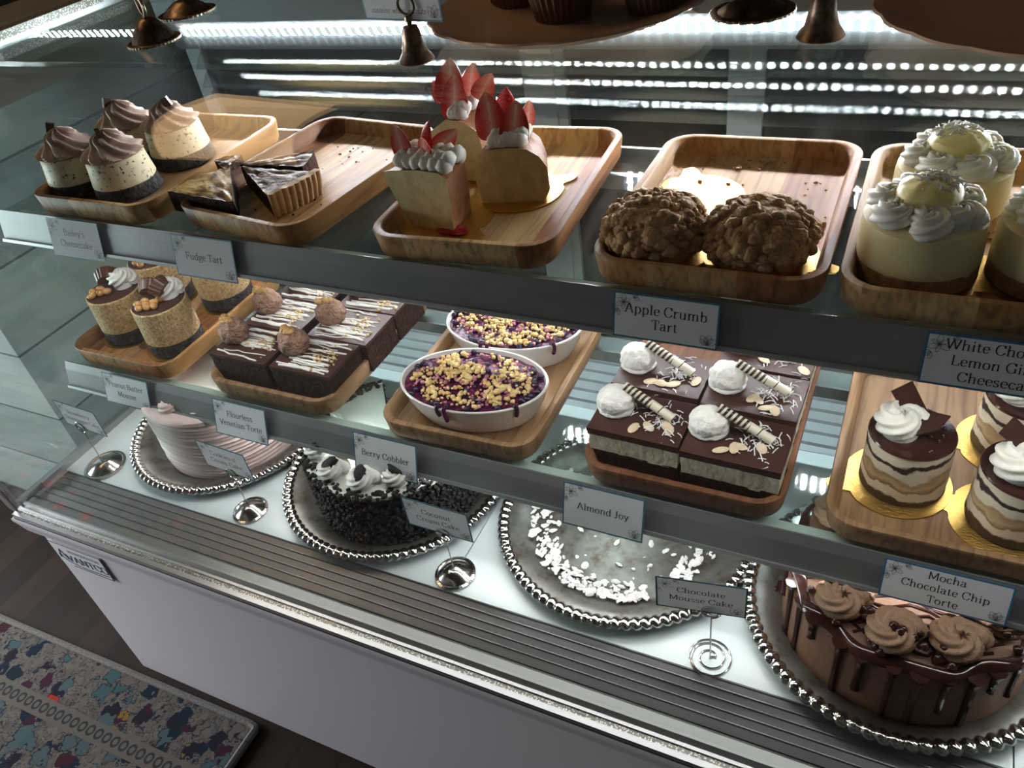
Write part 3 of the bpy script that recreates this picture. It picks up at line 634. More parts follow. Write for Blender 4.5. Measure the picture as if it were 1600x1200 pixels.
rail_card(.2914, 1, ['White Chocolate', 'Lemon Ginger', 'Cheesecake'], 'wide card lettered White Chocolate Lemon Ginger Cheesecake on the upper rail', w=.1015, h=.0400, em=.0105, edge='blue_edge', lead=.0120)
rail_card(-.7165, 2, ['Peanut Butter', 'Mousse'], 'small white card lettered Peanut Butter Mousse on the lower shelf rail')
rail_card(-.5081, 2, ['Flourless', 'Venetian Torte'], 'small white card lettered Flourless Venetian Torte on the lower shelf rail', h=.0505)
rail_card(-.2835, 2, ['Berry Cobbler'], 'small white card lettered Berry Cobbler on the lower shelf rail', h=.050)
rail_card(-.0121, 2, ['Almond Joy'], 'small white card lettered Almond Joy on the lower shelf rail', h=.0510)
rail_card(.2992, 2, ['Mocha', 'Chocolate Chip', 'Torte'], 'wide blue-edged card lettered Mocha Chocolate Chip Torte on the lower rail', w=.1015, h=.0400, em=.0105, edge='blue_edge', lead=.0120)

# maker's plate on the cabinet front
lg = thing('logo_plate', 'small white plate lettered AVANTCO on the case front panel', 'sign', (-.745, -.1712, .323))
lg.rotation_euler = (PI / 2, 0, 0)
MB().box(-.056, .056, -.026, .026, 0, .0008).build('plate', M['white_plastic'], lg, smooth=False)
e = MB()
for x0, x1, y0, y1 in ((-.056, .056, .0245, .026), (.0545, .056, -.026, .026), (-.03, .056, -.026, -.0245)): e.box(x0, x1, y0, y1, .0008, .0012)
e.build('border', M['ink'], lg, smooth=False)
t = MB(); text(t, 'A', -.041, -.010, .030, z=.0011, wx=1.05); text(t, 'VANTCO', .010, -.013, .0215, z=.0011, th=.12, tn=.05)
stroke(t, smooth_pts([(-.050, -.002), (-.035, -.016), (0, -.0205), (.050, -.0185)], 5), .0022, .0022, .0011, lambda q: q)
t.build('lettering', M['blue_ink'], lg, smooth=False)
t = MB(); text(t, 'REFRIGERATION', .012, .0095, .0085, z=.0011, th=.11, tn=.05); t.build('small_lettering', M['blue_ink'], lg, smooth=False)

# ------------------------------------------------------------------ trays
def tray(label, x, y, z, w, l, rz, mat, group):
    mb = MB(); W, L = w / 2, l / 2
    mb.loft([rrect(W - .006, L - .006, .024, 0), rrect(W - .003, L - .003, .027, .004), rrect(W, L, .030, .0245), rrect(W - .0008, L - .0008, .0292, .026), rrect(W - .0065, L - .0065, .0238, .026), rrect(W - .0085, L - .0085, .022, .0245), rrect(W - .0125, L - .0125, .019, .0095), rrect(W - .017, L - .017, .015, .008)])
    return tag(mb.build('serving_tray', M[mat], angle=50), label, 'tray', group, loc=(x, y, z), rz=math.radians(rz))
GU, GL = 'wooden trays on the upper shelf', 'wooden trays on the lower shelf'
tray('wooden tray holding four frosted mini cheesecakes, end of the upper shelf', -.597, .133, Z1, .20, .262, 0, 'acacia', GU)
tray('striped wooden tray holding the fudge tart slices', -.357, .134, Z1, .19, .262, -6.5, 'acacia', GU)
tray('wooden tray holding three strawberry topped cake slices', -.112, .137, Z1, .19, .265, 3.5, 'acacia', GU)
tray('crumb-strewn wooden tray holding the two crumb tarts', .122, .134, Z1, .192, .262, 0, 'acacia', GU)
tray('wooden tray holding the lemon topped cheesecakes', .325, .134, Z1, .20, .262, 0, 'acacia', GU)
tray('wooden tray holding the peanut butter mousse cakes', -.690, .128, Z2, .20, .262, 0, 'acacia', GL)
tray('wooden tray packed with dark chocolate bars under white drizzle', -.424, .128, Z2, .205, .262, 0, 'acacia_pale', GL)
tray('pale wooden tray holding two white oval cobbler dishes', -.155, .125, Z2, .198, .262, 1, 'acacia_pale', GL)
tray('reddish wooden tray packed with cream and chocolate layer bars', .104, .125, Z2, .206, .262, 0, 'acacia_red', GL)
tray('pale wooden tray holding three layered mini tortes', .343, .125, Z2, .204, .262, 0, 'acacia_pale', GL)

# ------------------------------------------------------------------ food helpers
def piped(R, H, turns=2.2, rt=.011, n=7, amp=.24, twist=1.0, steps=64, z0=0.0, tip=True):
    """a piped swirl of fluted cream"""
    mb = MB(); path = []; rad = []
    for k in range(steps + 1):
        t = k / steps; a = turns * 2 * PI * t; q = (R - rt) * (1 - t) ** .8
        path.append((q * cos(a), q * sin(a), z0 + rt * .7 + (H - rt * 1.2) * t ** 1.05)); rad.append(rt * (1 - .55 * t ** 2) if k < steps else rt * .15)
    rad[0] = rt * .45; rad[1] = rt * .8
    mb.tube(path, rad, 40, sec=lambda k, a: 1 + amp * cos(n * (a + twist * k * .09)))
    mb.lathe([(0.0, z0), (R * .6, z0), (R * .55, z0 + H * .35), (0, z0 + H * .7)], 20, cap0=False, cap1=False)
    return mb
def swirl_dome(R, H, n=11, twist=2.4, amp=.10, steps=18, z0=0.0):
    """a star-tip rosette: ridges sweep round and up to the peak"""
    mb = MB(); prof = []
    for k in range(steps + 1):
        t = k / steps
        r = R * (1 - t) ** .62 * (1 + .12 * sin(t * PI * 3.2)) if k < steps else R * .02
        prof.append((r * (.86 if k == 0 else 1), t))
    def fn(th, r, t):
        tt = t; rr = r * (1 + amp * cos(n * th + twist * n * tt * .55) * (1 - .3 * tt)); return rr, z0 + H * (tt ** .9) + H * .05 * cos(n * th + twist * n * tt * .55)
    mb.lathe(prof, 88, fn); return mb
def disc_noise(r, z, seed, amp=.03):
    def fn(t, rr, zz): return rr * (1 + amp * noise.noise(Vector((cos(t) * 2.5, sin(t) * 2.5, zz * 60 + seed)))), zz
    return fn
def rough_cyl(r0, r1, z0, z1, amp, seed, n=64, rings=8, bevel=.002, freq=3.0):
    prof = [(0, z0), (r0 - bevel, z0)]
    for k in range(rings + 1):
        t = k / rings; prof.append((r0 + (r1 - r0) * t, z0 + bevel + (z1 - z0 - 2 * bevel) * t))
    prof += [(r1 - bevel, z1), (0, z1)]
    def fn(t, r, z): return (r * (1 + amp * noise.noise(Vector((cos(t) * freq, sin(t) * freq, z * 90 + seed)))) if r > 0 else r), z
    return MB().lathe(prof, n, fn, cap0=False, cap1=False)
def lumps(mb, pts, r, seed, sub=1, amp=.5):
    R = random.Random(seed)
    for p in pts:
        k = r * R.uniform(.6, 1.35)
        mb.blob(p, (k, k * R.uniform(.8, 1.2), k * R.uniform(.7, 1.1)), sub, amp, 1.3, R.random() * 50)
    return mb
_bn = [0]
def gold_board(label, x, y, z, r=.047, tab=0.0):
    pts = []
    for i in range(72):
        a = 2 * PI * i / 72; d = (a - tab + PI) % (2 * PI) - PI
        rr = r + .017 * math.exp(-(d / .17) ** 4) - .002 * math.exp(-((abs(d) - .28) / .06) ** 2)
        pts.append((rr * cos(a), rr * sin(a)))
    _bn[0] += 1; k = .00045 * (_bn[0] % 3)
    mb = MB().prism(pts, k * .5, .0008 + k)
    return tag(mb.build('cake_board', M['gold'], smooth=False), label, 'cake board', 'gold cake boards on the trays', loc=(x, y, z))
F1, F2 = Z1 + .0081, Z2 + .0081          # tray floors
B1, B2 = F1 + .0013, F2 + .0013          # tops of the gold boards

# ------------------------------------------------------------------ mini cheesecakes with mocha rosettes
def bailey():
    r = thing('mini_cheesecake', '', 'cheesecake', group='mocha frosted mini cheesecakes')
    rough_cyl(.0395, .0375, 0, .017, .03, 1).build('crust', M['oreo_crust'], r)
    rough_cyl(.0375, .0340, .0155, .047, .012, 2).build('filling', M['cheese_speck'], r)
    swirl_dome(.0335, .030, 10, 2.6, .09, z0=.0465).build('rosette', M['mocha_cream'], r)
    mb = MB(); mb.T = Matrix.Translation((-.010, .000, .0765)) @ rotm('Z', .7) @ rotm('Y', .35); mb.prism([(-.005, -.002), (.004, -.002), (.0045, .002), (-.005, .003)], -.006, .0055); mb.build('chocolate_piece', M['choc_dark'], r, smooth=False)
    return r
L = ['mocha frosted mini cheesecake in front, beside the end glass', 'mocha frosted mini cheesecake in front, beside the fudge tart tray',
     'mocha frosted mini cheesecake at the back, beside the end glass', 'mocha frosted mini cheesecake at the back, beside the fudge tart tray']
p = bailey(); p['label'] = L[0]; p.location = (-.668, .064, F1 + .0003)
dup(p, L[1], (-.590, .066, F1 + .0003), 1.9); dup(p, L[2], (-.660, .150, F1 + .0003), .6); dup(p, L[3], (-.584, .156, F1 + .0003), 2.9)

# ------------------------------------------------------------------ fudge tart slices
def tart_slice(label, tip, rz, ang, rad, h, top, crust=True):
    r = thing('tart_slice', label, 'tart slice', (*tip, F1 + .0003), rz, 'fudge tart slices')
    n = 14; rin = rad - .0045
    pts = [(0.001, 0)] + [(rin * cos(-ang / 2 + ang * i / n), rin * sin(-ang / 2 + ang * i / n)) for i in range(n + 1)]
    # top surface as a bumpy grid, sides straight
    mb = MB(); m_ = 12; grid = []
    for j in range(m_ + 1):
        t = j / m_; row = []
        for i in range(n + 1):
            a = -ang / 2 + ang * i / n; q = .002 + (rin - .002) * t
            x, y = q * cos(a), q * sin(a); row.append((x, y, h + .0022 * noise.noise(Vector((x * 130, y * 130, tip[0] * 40))) + .0012 * noise.noise(Vector((x * 320, y * 320, 3)))))
        grid.append(row)
    mb.loft(grid, False, False, closed=False); tp = mb.build('swirl_top', M[top], r)
    b_ = MB(); k = n + 1
    ring = [grid[j][0] for j in range(m_ + 1)] + [grid[m_][i] for i in range(1, n + 1)] + [grid[j][n] for j in range(m_ - 1, -1, -1)]
    mid = [(x + .0008 * noise.noise(Vector((x * 200, y * 200, 1))), y + .0008 * noise.noise(Vector((x * 200, y * 200, 9))), z * .5) for x, y, z in ring]
    b_.loft([[(x, y, 0) for x, y, z in ring], mid, [(x, y, z - .0003) for x, y, z in ring]], True, False); b_.build('filling', M['brownie'], r, smooth=False)
    if crust:
        c = MB(); loops = []
        N_ = 54
        for i in range(N_ + 1):
            a = -ang / 2 + ang * i / N_; f = .0022 * abs(sin(i / N_ * PI * 9)); q0, q1 = rin - .0005, rad + f
            hh = h + .004 + .0015 * noise.noise(Vector((a * 9, tip[1] * 30, 0)))
            loops.append([(q0 * cos(a), q0 * sin(a), 0), (q1 * .965 * cos(a), q1 * .965 * sin(a), 0), (q1 * 1.01 * cos(a), q1 * 1.01 * sin(a), hh * .6), (q1 * 1.02 * cos(a), q1 * 1.02 * sin(a), hh), (q0 * cos(a), q0 * sin(a), hh)])
        c.loft(loops); c.build('fluted_crust', M['tart_crust'], r, angle=60)
    return r
tart_slice('fudge tart slice with a broad golden swirl, alone at the front corner of its tray', (-.378, .024), math.radians(154), .74, .110, .024, 'fudge_gold', False)
tart_slice('fudge tart slice turned so its pale fluted crust edge faces the front', (-.432, .102), math.radians(-17), .62, .110, .025, 'fudge_top')
tart_slice('dark fudge tart slice tucked behind the one with the pale fluted crust', (-.440, .106), math.radians(20), .52, .092, .025, 'fudge_top', False)
tart_slice('fudge tart slice partly hidden behind the golden swirled slice', (-.447, .090), math.radians(126), .8, .046, .025, 'fudge_top', False)

# ------------------------------------------------------------------ strawberry cake slices
def half_strawberry(parent, loc, rot, s=1.0):
    mb = MB(); prof = [(.0108 * s * w, .031 * s * t) for t, w in ((0, .45), (.03, .75), (.12, .95), (.28, 1), (.45, .95), (.62, .80), (.77, .58), (.88, .36), (.95, .18), (1, .01))]
    loops = []
    for r_, z in prof: loops.append([(r_ * cos(PI * i / 12), .55 * r_ * sin(PI * i / 12), z) for i in range(13)])
    mb.loft(loops, False, False, closed=False); o = mb.build('strawberry_slice', [M['strawberry_skin'], M['strawberry']], parent)
    fl = MB(); fl.loft([[(l[0][0], -.0002, l[0][2]), (l[-1][0], -.0002, l[-1][2])] for l in loops], False, False, closed=False)
    q = fl.build('cut_face', M['straw_cut'], o); o.location = loc; o.rotation_euler = rot; return o
def straw_cake(label, x, y, rz, prof, depth, berries, jam=True, tall=1.0):
    r = thing('cake_slice', label, 'cake slice', (x, y, B1), rz, 'strawberry topped cake slices')
    # cut face in local XZ, the slice runs back along +Y and narrows
    mb = MB(); n = 10; loops = []
    for j in range(n + 1):
        t = j / n; sc = 1 - .25 * t; l = []
        for k, (px, pz) in enumerate(prof):
            w = .0022 * noise.noise(Vector((px * 140, pz * 140, t * 5 + x * 50)))
            l.append((px * sc + w, -depth / 2 + depth * t + .0012 * noise.noise(Vector((px * 260, pz * 260, x * 9))), pz + (w if pz > .002 else 0)))
        loops.append(l)
    mb.loft(loops, True, True); mb.m = [1] * (len(mb.f) - 2) + [0, 0]
    mb.build('sponge', [M['sponge'], M['sponge_crust']], r, angle=35)
    top = max(z for _, z in prof)
    c = MB(); xs = [p[0] for p in prof if p[1] > top - .006]; x0, x1 = min(xs), max(xs)
    for j in range(6):
        t = j / 5
        for sgn in (-1, 1):
            cx = x0 + .006 + (x1 - x0 - .012) * t; cy = sgn * depth * .30
            c.blob((cx, cy, top + .004), (.0062, .0085, .0085), 2, .25, 2, j * 3 + sgn, rotm('Z', .5 * sgn).to_3x3() @ rotm('X', -.5 * sgn).to_3x3())
            c.blob((cx + .002, cy * .55, top + .008), (.0062, .0085, .0080), 2, .25, 2, j * 5 + sgn)
    c.build('piped_cream', M['whip'], r)
    for lo, ro, s in berries: half_strawberry(r, (lo[0], lo[1], top + lo[2]), ro, s)
    if jam: MB().blob((x1 * .75, -depth / 2 + .004, .0012), (.018, .010, .0020), 3, .35, 2.5, 3).build('jam', M['jam'], r)
    return r
gold_board('gold board under the short strawberry cake slice nearest the rail', -.150, .075, F1, .048, -.55)
gold_board('gold board under the strawberry slice beside the empty tray space', -.100, .142, F1, .047, .75)
gold_board('gold board under the tall strawberry slice at the tray back', -.172, .185, F1, .046, 2.5)
PR1 = [(-.022, 0), (.030, 0), (.033, .03), (.034, .056), (.026, .061), (.0, .060), (-.030, .057), (-.044, .053), (-.043, .045), (-.032, .022)]
straw_cake('short strawberry cake slice with jam at its foot, nearest the rail', -.154, .072, math.radians(-8), PR1, .042,
           [((-.020, -.012, .008), (-.15, -.15, .3), .95), ((.000, -.004, .006), (.3, .5, -.2), .9), ((.004, .006, .008), (-.2, 1.0, .6), .95), ((-.006, .006, .008), (.2, -.2, 2.6), .95)])
PR2 = [(-.034, 0), (.030, 0), (.036, .012), (.036, .036), (.030, .048), (.018, .055), (0, .057), (-.022, .056), (-.034, .050), (-.038, .03)]
straw_cake('strawberry cake slice with a round browned back, on the board with a tab', -.098, .140, math.radians(14), PR2, .046,
           [((-.016, -.010, .004), (-.1, -.05, .1), 1.5), ((.004, -.016, .000), (-.25, .18, .15), 1.35), ((.016, .002, .010), (0, .25, .9), .85), ((-.006, .008, .012), (.1, -.1, 2.9), 1.15)], False)
PR3 = [(-.030, 0), (.028, 0), (.034, .03), (.030, .056), (.012, .064), (-.008, .066), (-.030, .052), (-.042, .046), (-.036, .02)]
straw_cake('tall strawberry cake slice with upright berry slices, at the tray back', -.172, .180, math.radians(-6), PR3, .046,
           [((-.012, -.008, .010), (-.05, .22, .2), 1.55), ((-.004, -.014, -.004), (-.2, .1, .1), 1.5), ((.006, .004, .012), (.1, .25, 1.1), 1.2), ((-.026, .0, .008), (0, -.25, .2), .8), ((.018, .004, .012), (.1, .62, .3), 1.1)], False)

# ------------------------------------------------------------------ crumb tarts
def crumb_tart(label, x, y, rz, seed):
    r = thing('crumb_tart', label, 'tart', (x, y, B1), rz, 'apple crumb tarts')
    def fl(t, rr, z): return rr * (1 + .03 * cos(t * 22)) if rr > .02 else rr, z
    MB().lathe([(0, 0), (.036, 0), (.043, .016), (.044, .018), (.040, .018), (0, .018)], 110, fl, False, False).build('shell', M['tart_crust'], r)
    R = random.Random(seed); mb = MB()
    def f2(t, rr, z): return rr * (1 + .07 * noise.noise(Vector((cos(t) * 3, sin(t) * 3, z * 60 + seed)))), z + .004 * noise.noise(Vector((rr * cos(t) * 90, rr * sin(t) * 90, seed)))
    prof = [(.0001, .015)] + [(.0430 * sin(PI / 2 * k / 10) ** .8, .014 + .031 * cos(PI / 2 * k / 10) ** .8 if k < 10 else .014) for k in range(10, -1, -1)]
    mb.lathe(prof, 60, f2, False, False)
    for i in range(330):
        a = R.random() * 2 * PI; q = R.random() ** .55; rr = .0430 * sin(PI / 2 * q) ** .8; z = .014 + .031 * max(0, cos(PI / 2 * q)) ** .8
        k = R.choice((.0022, .003, .0038, .0052, .0065)) * R.uniform(.8, 1.2)
        mb.blob((rr * cos(a), rr * sin(a), z - k * .25), (k, k, k * .85), 1 if k < .0025 else 2, .42, 1.6, R.random() * 90)
    mb.build('crumble_topping', M['crumble'], r, angle=70); return r
gold_board('gold board under the crumb tart at the front tray corner', .073, .060, F1, .047, 2.4)
gold_board('gold board under the crumb tart with a tab showing beside it', .160, .064, F1, .047, -.18)
gold_board('bare gold board lying behind the two crumb tarts', .078, .160, F1, .047, 1.9)
crumb_tart('lumpy brown crumb tart at the front tray corner beside the strawberry cakes', .071, .060, .3, 11)
crumb_tart('lumpy brown crumb tart beside the lemon cheesecake tray', .159, .062, 1.7, 29)
def crumbs(name, label, mat, spots, z, n, r, seed, box):
    R = random.Random(seed); mb = MB()
    for i in range(n):
        if spots and R.random() < .7: c = R.choice(spots); x, y = c[0] + R.gauss(0, c[2]), c[1] + R.gauss(0, c[2])
        else: x, y = R.uniform(box[0], box[1]), R.uniform(box[2], box[3])
        x = min(max(x, box[0]), box[1]); y = min(max(y, box[2]), box[3]); k = r * R.uniform(.35, 1.3)
        mb.blob((x, y, z + k * .55), (k, k * .9, k * .65), 1, .5, 1.6, R.random() * 40)
    return tag(mb.build(name, M[mat], angle=70), label, 'crumbs', kind='stuff')
crumbs('tart_crumbs', 'brown crumbs scattered over the crumb tart tray', 'crumble', [(.19, .2, .01), (.20, .12, .008), (.09, .235, .02), (.13, .24, .02)], F1, 60, .0022, 5, (.045, .20, .02, .245))
crumbs('cheesecake_crumbs', 'tan crumbs scattered over the lemon cheesecake tray', 'graham', [(.25, .18, .012), (.30, .11, .012), (.25, .14, .01)], F1, 70, .0018, 6, (.243, .39, .03, .245))
crumbs('fudge_crumbs', 'dark crumbs scattered on the fudge tart tray', 'brownie', [(-.30, .06, .02), (-.36, .2, .02)], F1, 40, .0013, 8, (-.42, -.29, .05, .22))

# ------------------------------------------------------------------ lemon cheesecakes
def lemon_cake():
    r = thing('lemon_cheesecake', '', 'cheesecake', group='lemon topped cheesecakes')
    def fn(t, rr, z): return (rr * (1 + .02 * noise.noise(Vector((cos(t) * 3, sin(t) * 3, z * 80)))), z)
    rough_cyl(.0442, .0440, 0, .0165, .012, 3).build('crust', M['graham'], r)
    def f3(t, rr, z): return rr, z + (.003 * noise.noise(Vector((cos(t) * 2.5, sin(t) * 2.5, 4))) if z < .02 else 0)
    MB().lathe([(0, .011), (.0425, .011), (.0438, .0125), (.0440, .02), (.0436, .040), (.0425, .0465), (.040, .0485), (0, .049)], 64, f3, False, False).build('filling', M['lemon_cake'], r)
    R = random.Random(4); w = MB()
    for i in range(7):
        a = 2 * PI * i / 7 + .3; s = piped(.0185, .017, 1.5, .0088, 7, .20, 1.2, 40)
        s_v = [rotm('Z', a * 2.1) @ v for v in s.v]; s_v = [v + Vector((.0262 * cos(a), .0262 * sin(a), .0470)) for v in s_v]
        w.add(s_v, s.f)
    w.build('whipped_cream_ring', M['whip'], r, angle=80)
    MB().lathe([(0, .050), (.022, .050), (.0245, .061), (.021, .069), (.012, .0745), (0, .076)], 40, lambda t, rr, z: (rr * (1 + .12 * noise.noise(Vector((cos(t) * 2, sin(t) * 2, z * 60)))), z + .002 * noise.noise(Vector((rr * 150 * cos(t), rr * 150 * sin(t), 2)))), False, False).build('lemon_curd', M['lemon_curd'], r)
    z_ = MB()
    for i in range(130):
        a, q = R.random() * 2 * PI, R.random() ** .5 * .017; d = R.random() * PI; c = Vector((q * cos(a) + .003, q * sin(a) + .003, .0765 - q * q * 17))
        e = Vector((cos(d), sin(d), R.uniform(-.2, .4))) * .0035
        z_.tube([c - e, c + Vector((0, 0, .0012)), c + e], .0005, 5)
    o = z_.build('white_chocolate_shavings', M['white_choc'], r); o['kind'] = 'stuff'
    return r
LB = [(.276, .068, -.25), (.292, .158, -.5), (.368, .076, 2.9)]
LL = ['tall lemon cheesecake with cream ring at the front tray corner', 'lemon cheesecake half hidden behind the front corner one', 'lemon cheesecake cut off by the picture edge beside the front corner one']
BL = ['gold board under the lemon cheesecake at the front tray corner', 'gold board under the lemon cheesecake behind the front corner one', 'gold board under the lemon cheesecake cut off by the picture edge']
lc = lemon_cake()
for i, (x, y, tb) in enumerate(LB):
    gold_board(BL[i], x, y, F1, .0485 if i else .0505, tb)
    if i == 0: lc['label'] = LL[0]; lc.location = (x, y, B1)
    else: dup(lc, LL[i], (x, y, B1), i * 1.3)

# ------------------------------------------------------------------ peanut butter mousse cakes
def mousse(label, x, y, rz, cup_rot=0.0, cups=1, nuts=6, seed=1, group='peanut butter mousse cakes', z=None):
    r = thing('mousse_cake', label, 'mousse cake', (x, y, B2 if z is None else z), rz, group)
    rough_cyl(.0385, .0385, 0, .020, .02, seed).build('chocolate_base', M['oreo_crust'], r)
    rough_cyl(.0385, .0380, .0195, .072, .010, seed + 5, bevel=.0015).build('nut_crumb_coat', M['tan_crumb'], r)
    MB().lathe([(0, .0705), (.0362, .0705), (.0362, .0722), (.0355, .0726), (0, .0726)], 56, None, False, False).build('chocolate_glaze', M['choc_matte'], r)
    sw = piped(.022, .027, 1.6, .0112, 8, .20, 1.0, 44)
    sw.v = [v + Vector((.010, .014, .0722)) for v in sw.v]; sw.build('cream_swirl', M['white_cream'], r, angle=80)
    R = random.Random(seed)
    for k in range(cups):
        mb = MB(); mb.T = Matrix.Translation((-.013 + .022 * k, .010 - .004 * k, .084 + .004 * k)) @ rotm('Z', cup_rot + .2 + k * 1.2) @ rotm('X', -1.15)
        n = 20; loops = []
        for z, rr in ((-.008, .0135), (.006, .0170), (.008, .0172)):
            loops.append([(rr * (1 + .05 * (i % 2)) * cos(PI * i / n), -rr * (1 + .05 * (i % 2)) * sin(PI * i / n), z) for i in range(n + 1)])
        mb.loft(loops); o = mb.build('chocolate_cup', M['cup_choc'], r, smooth=False)
        f = MB(); f.T = mb.T; f.box(-.0125, .0125, 0, .0006, -.006, .006); f.build('cup_filling', M['cup_fill'], o, smooth=False)
    spots = [(-.014, -.008), (-.006, -.016), (-.019, -.017), (.002, -.010), (-.011, -.026), (-.001, -.022), (.008, -.018), (.005, .000)][:nuts]
    for i, (px, py) in enumerate(spots):
        b_ = MB(); b_.T = Matrix.Translation((px, py, .0765)) @ rotm('Z', R.uniform(0, PI)); b_.blob((0, 0, 0), (.0068, .0052, .0048), 2, .1, 1, i); b_.build('peanut', M['peanut'], r)
    return r
MB_ = [(-.740, .074, 1.2), (-.643, .068, .2), (-.752, .165, 2.0), (-.648, .185, -.25)]
TB = [3.4, 3.5, 2.6, -.2]
BLb = ['gold board under the mousse cake nearest the end glass', 'gold board under the mousse cake beside the chocolate bars', 'gold board under the mousse cake at the back by the end glass', 'gold board under the mousse cake lying half behind the rail']
for (x, y, a), tb, l in zip(MB_, TB, BLb): gold_board(l, x, y, F2, .044, tb)
mousse('peanut butter mousse cake with one chocolate cup, nearest the end glass', -.740, .074, .0, .5, 1, 5, 1)
mousse('peanut butter mousse cake with a sugared cut cup, beside the chocolate bars', -.643, .068, .15, .1, 2, 8, 2)
mousse('peanut butter mousse cake at the back by the end glass', -.752, .165, .6, .2, 1, 5, 3)
mousse('peanut butter mousse cake half hidden behind the upper rail', -.648, .185, 1.5, .8, 1, 5, 4)

# ------------------------------------------------------------------ flourless chocolate bars
def bumpy_box(mb, x0, x1, y0, y1, z0, z1, amp, seed, nx=14, ny=9, nz=5, mi=0):
    def pt(x, y, z):
        v = Vector((x * 160, y * 160, z * 160 + seed)); return (x + amp * noise.noise(v), y + amp * noise.noise(v + Vector((31, 0, 0))), z + (amp * .5 * noise.noise(v + Vector((0, 57, 0))) if z > z0 + 1e-6 else 0))
    X = [x0 + (x1 - x0) * i / nx for i in range(nx + 1)]; Y = [y0 + (y1 - y0) * i / ny for i in range(ny + 1)]; Zs = [z0 + (z1 - z0) * i / nz for i in range(nz + 1)]
    ringxy = [(x, Y[0]) for x in X[:-1]] + [(X[-1], y) for y in Y[:-1]] + [(x, Y[-1]) for x in X[:0:-1]] + [(X[0], y) for y in Y[:0:-1]]
    mb.loft([[pt(x, y, z) for x, y in ringxy] for z in Zs], True, False, True, mi)
    mb.loft([[pt(x, y, Zs[-1]) for x in X] for y in Y], False, False, False, mi)
    return mb
def choc_bar(label, x, y, rz, seed, w=.1, l=.066, dz=0):
    r = thing('chocolate_torte_bar', label, 'cake bar', (x, y, F2 + dz), rz, 'dark chocolate torte bars')
    bumpy_box(MB(), -w / 2, w / 2, -l / 2, l / 2, 0, .0395, .0012, seed).build('torte', M['brownie'], r, angle=60)
    bumpy_box(MB(), -w / 2 - .0005, w / 2 + .0005, -l / 2 - .0006, l / 2 + .0005, .0385, .0425, .0005, seed + 3, nz=1).build('glaze', M['choc_matte'], r, angle=50)
    R = random.Random(seed); d = MB()
    for i in range(20):
        yy = R.uniform(-l / 2 + .004, l / 2 - .004); x0 = R.uniform(-w / 2 + .002, -.02); x1 = R.uniform(.02, w / 2 - .002); s = R.uniform(-.25, .25)
        pts = [(x0 + (x1 - x0) * t / 6, max(-l / 2 + .002, min(l / 2 - .002, yy + s * (x0 + (x1 - x0) * t / 6) * .35 + .003 * noise.noise(Vector((t * .8, i * 3.1, seed))))), .0429) for t in range(7)]
        k = R.choice((.0007, .0009, .0013, .0019)); d.tube(pts, k, 6)
    o = d.build('white_drizzle', M['white_choc'], r); o['kind'] = 'stuff'
    c = Vector((-.030, .004, .0425)); q = MB()
    q.blob(c + Vector((0, 0, .013)), (.0205, .0190, .0190), 3, .18, 2.6, seed); q.v = [Vector((v.x, v.y, max(v.z, .0424))) for v in q.v]; q.build('chocolate_cream', M['choc_cream'], r, angle=70)
    q = MB(); q.T = Matrix.Translation(c + Vector((-.004, -.002, .0318))) @ rotm('Z', R.uniform(-.5, .5))
    for k in range(5): q.blob(((k - 2) * .0042, (-1) ** k * .0016, 0), (.0042, .0050, .0036), 2, .5, 1.6, seed + k)
    q.build('walnut', M['walnut'], r, angle=70)
    nb = MB()
    for i in range(34):
        nb.blob((.018 + R.gauss(0, .010), R.gauss(.000, .012), .0440), R.uniform(.0010, .0026), 1, .5, 1.5, R.random() * 60)
    nb.v = [Vector((min(v.x, w / 2 - .001), max(-l / 2, min(l / 2, v.y)), v.z)) for v in nb.v]
    o = nb.build('chopped_walnuts', M['chopped_nut'], r, angle=70); o['kind'] = 'stuff'
    return r
BAR = [(-.473, .052, 1, 'front row, beside the mousse cakes'), (-.373, .052, 2, 'front row, beside the cobbler dishes'), (-.473, .122, 3, 'middle row, beside the mousse cakes'),
       (-.373, .122, 4, 'middle row, beside the cobbler dishes'), (-.473, .192, 5, 'back row, beside the mousse cakes'), (-.373, .192, 6, 'back row, beside the cobbler dishes')]
for x, y, sd, w in BAR: choc_bar('chocolate torte bar with cream and white drizzle, ' + w, x + (.008 if sd in (4, 6) else .0), y, 0.0, sd * 11, w=.0915)

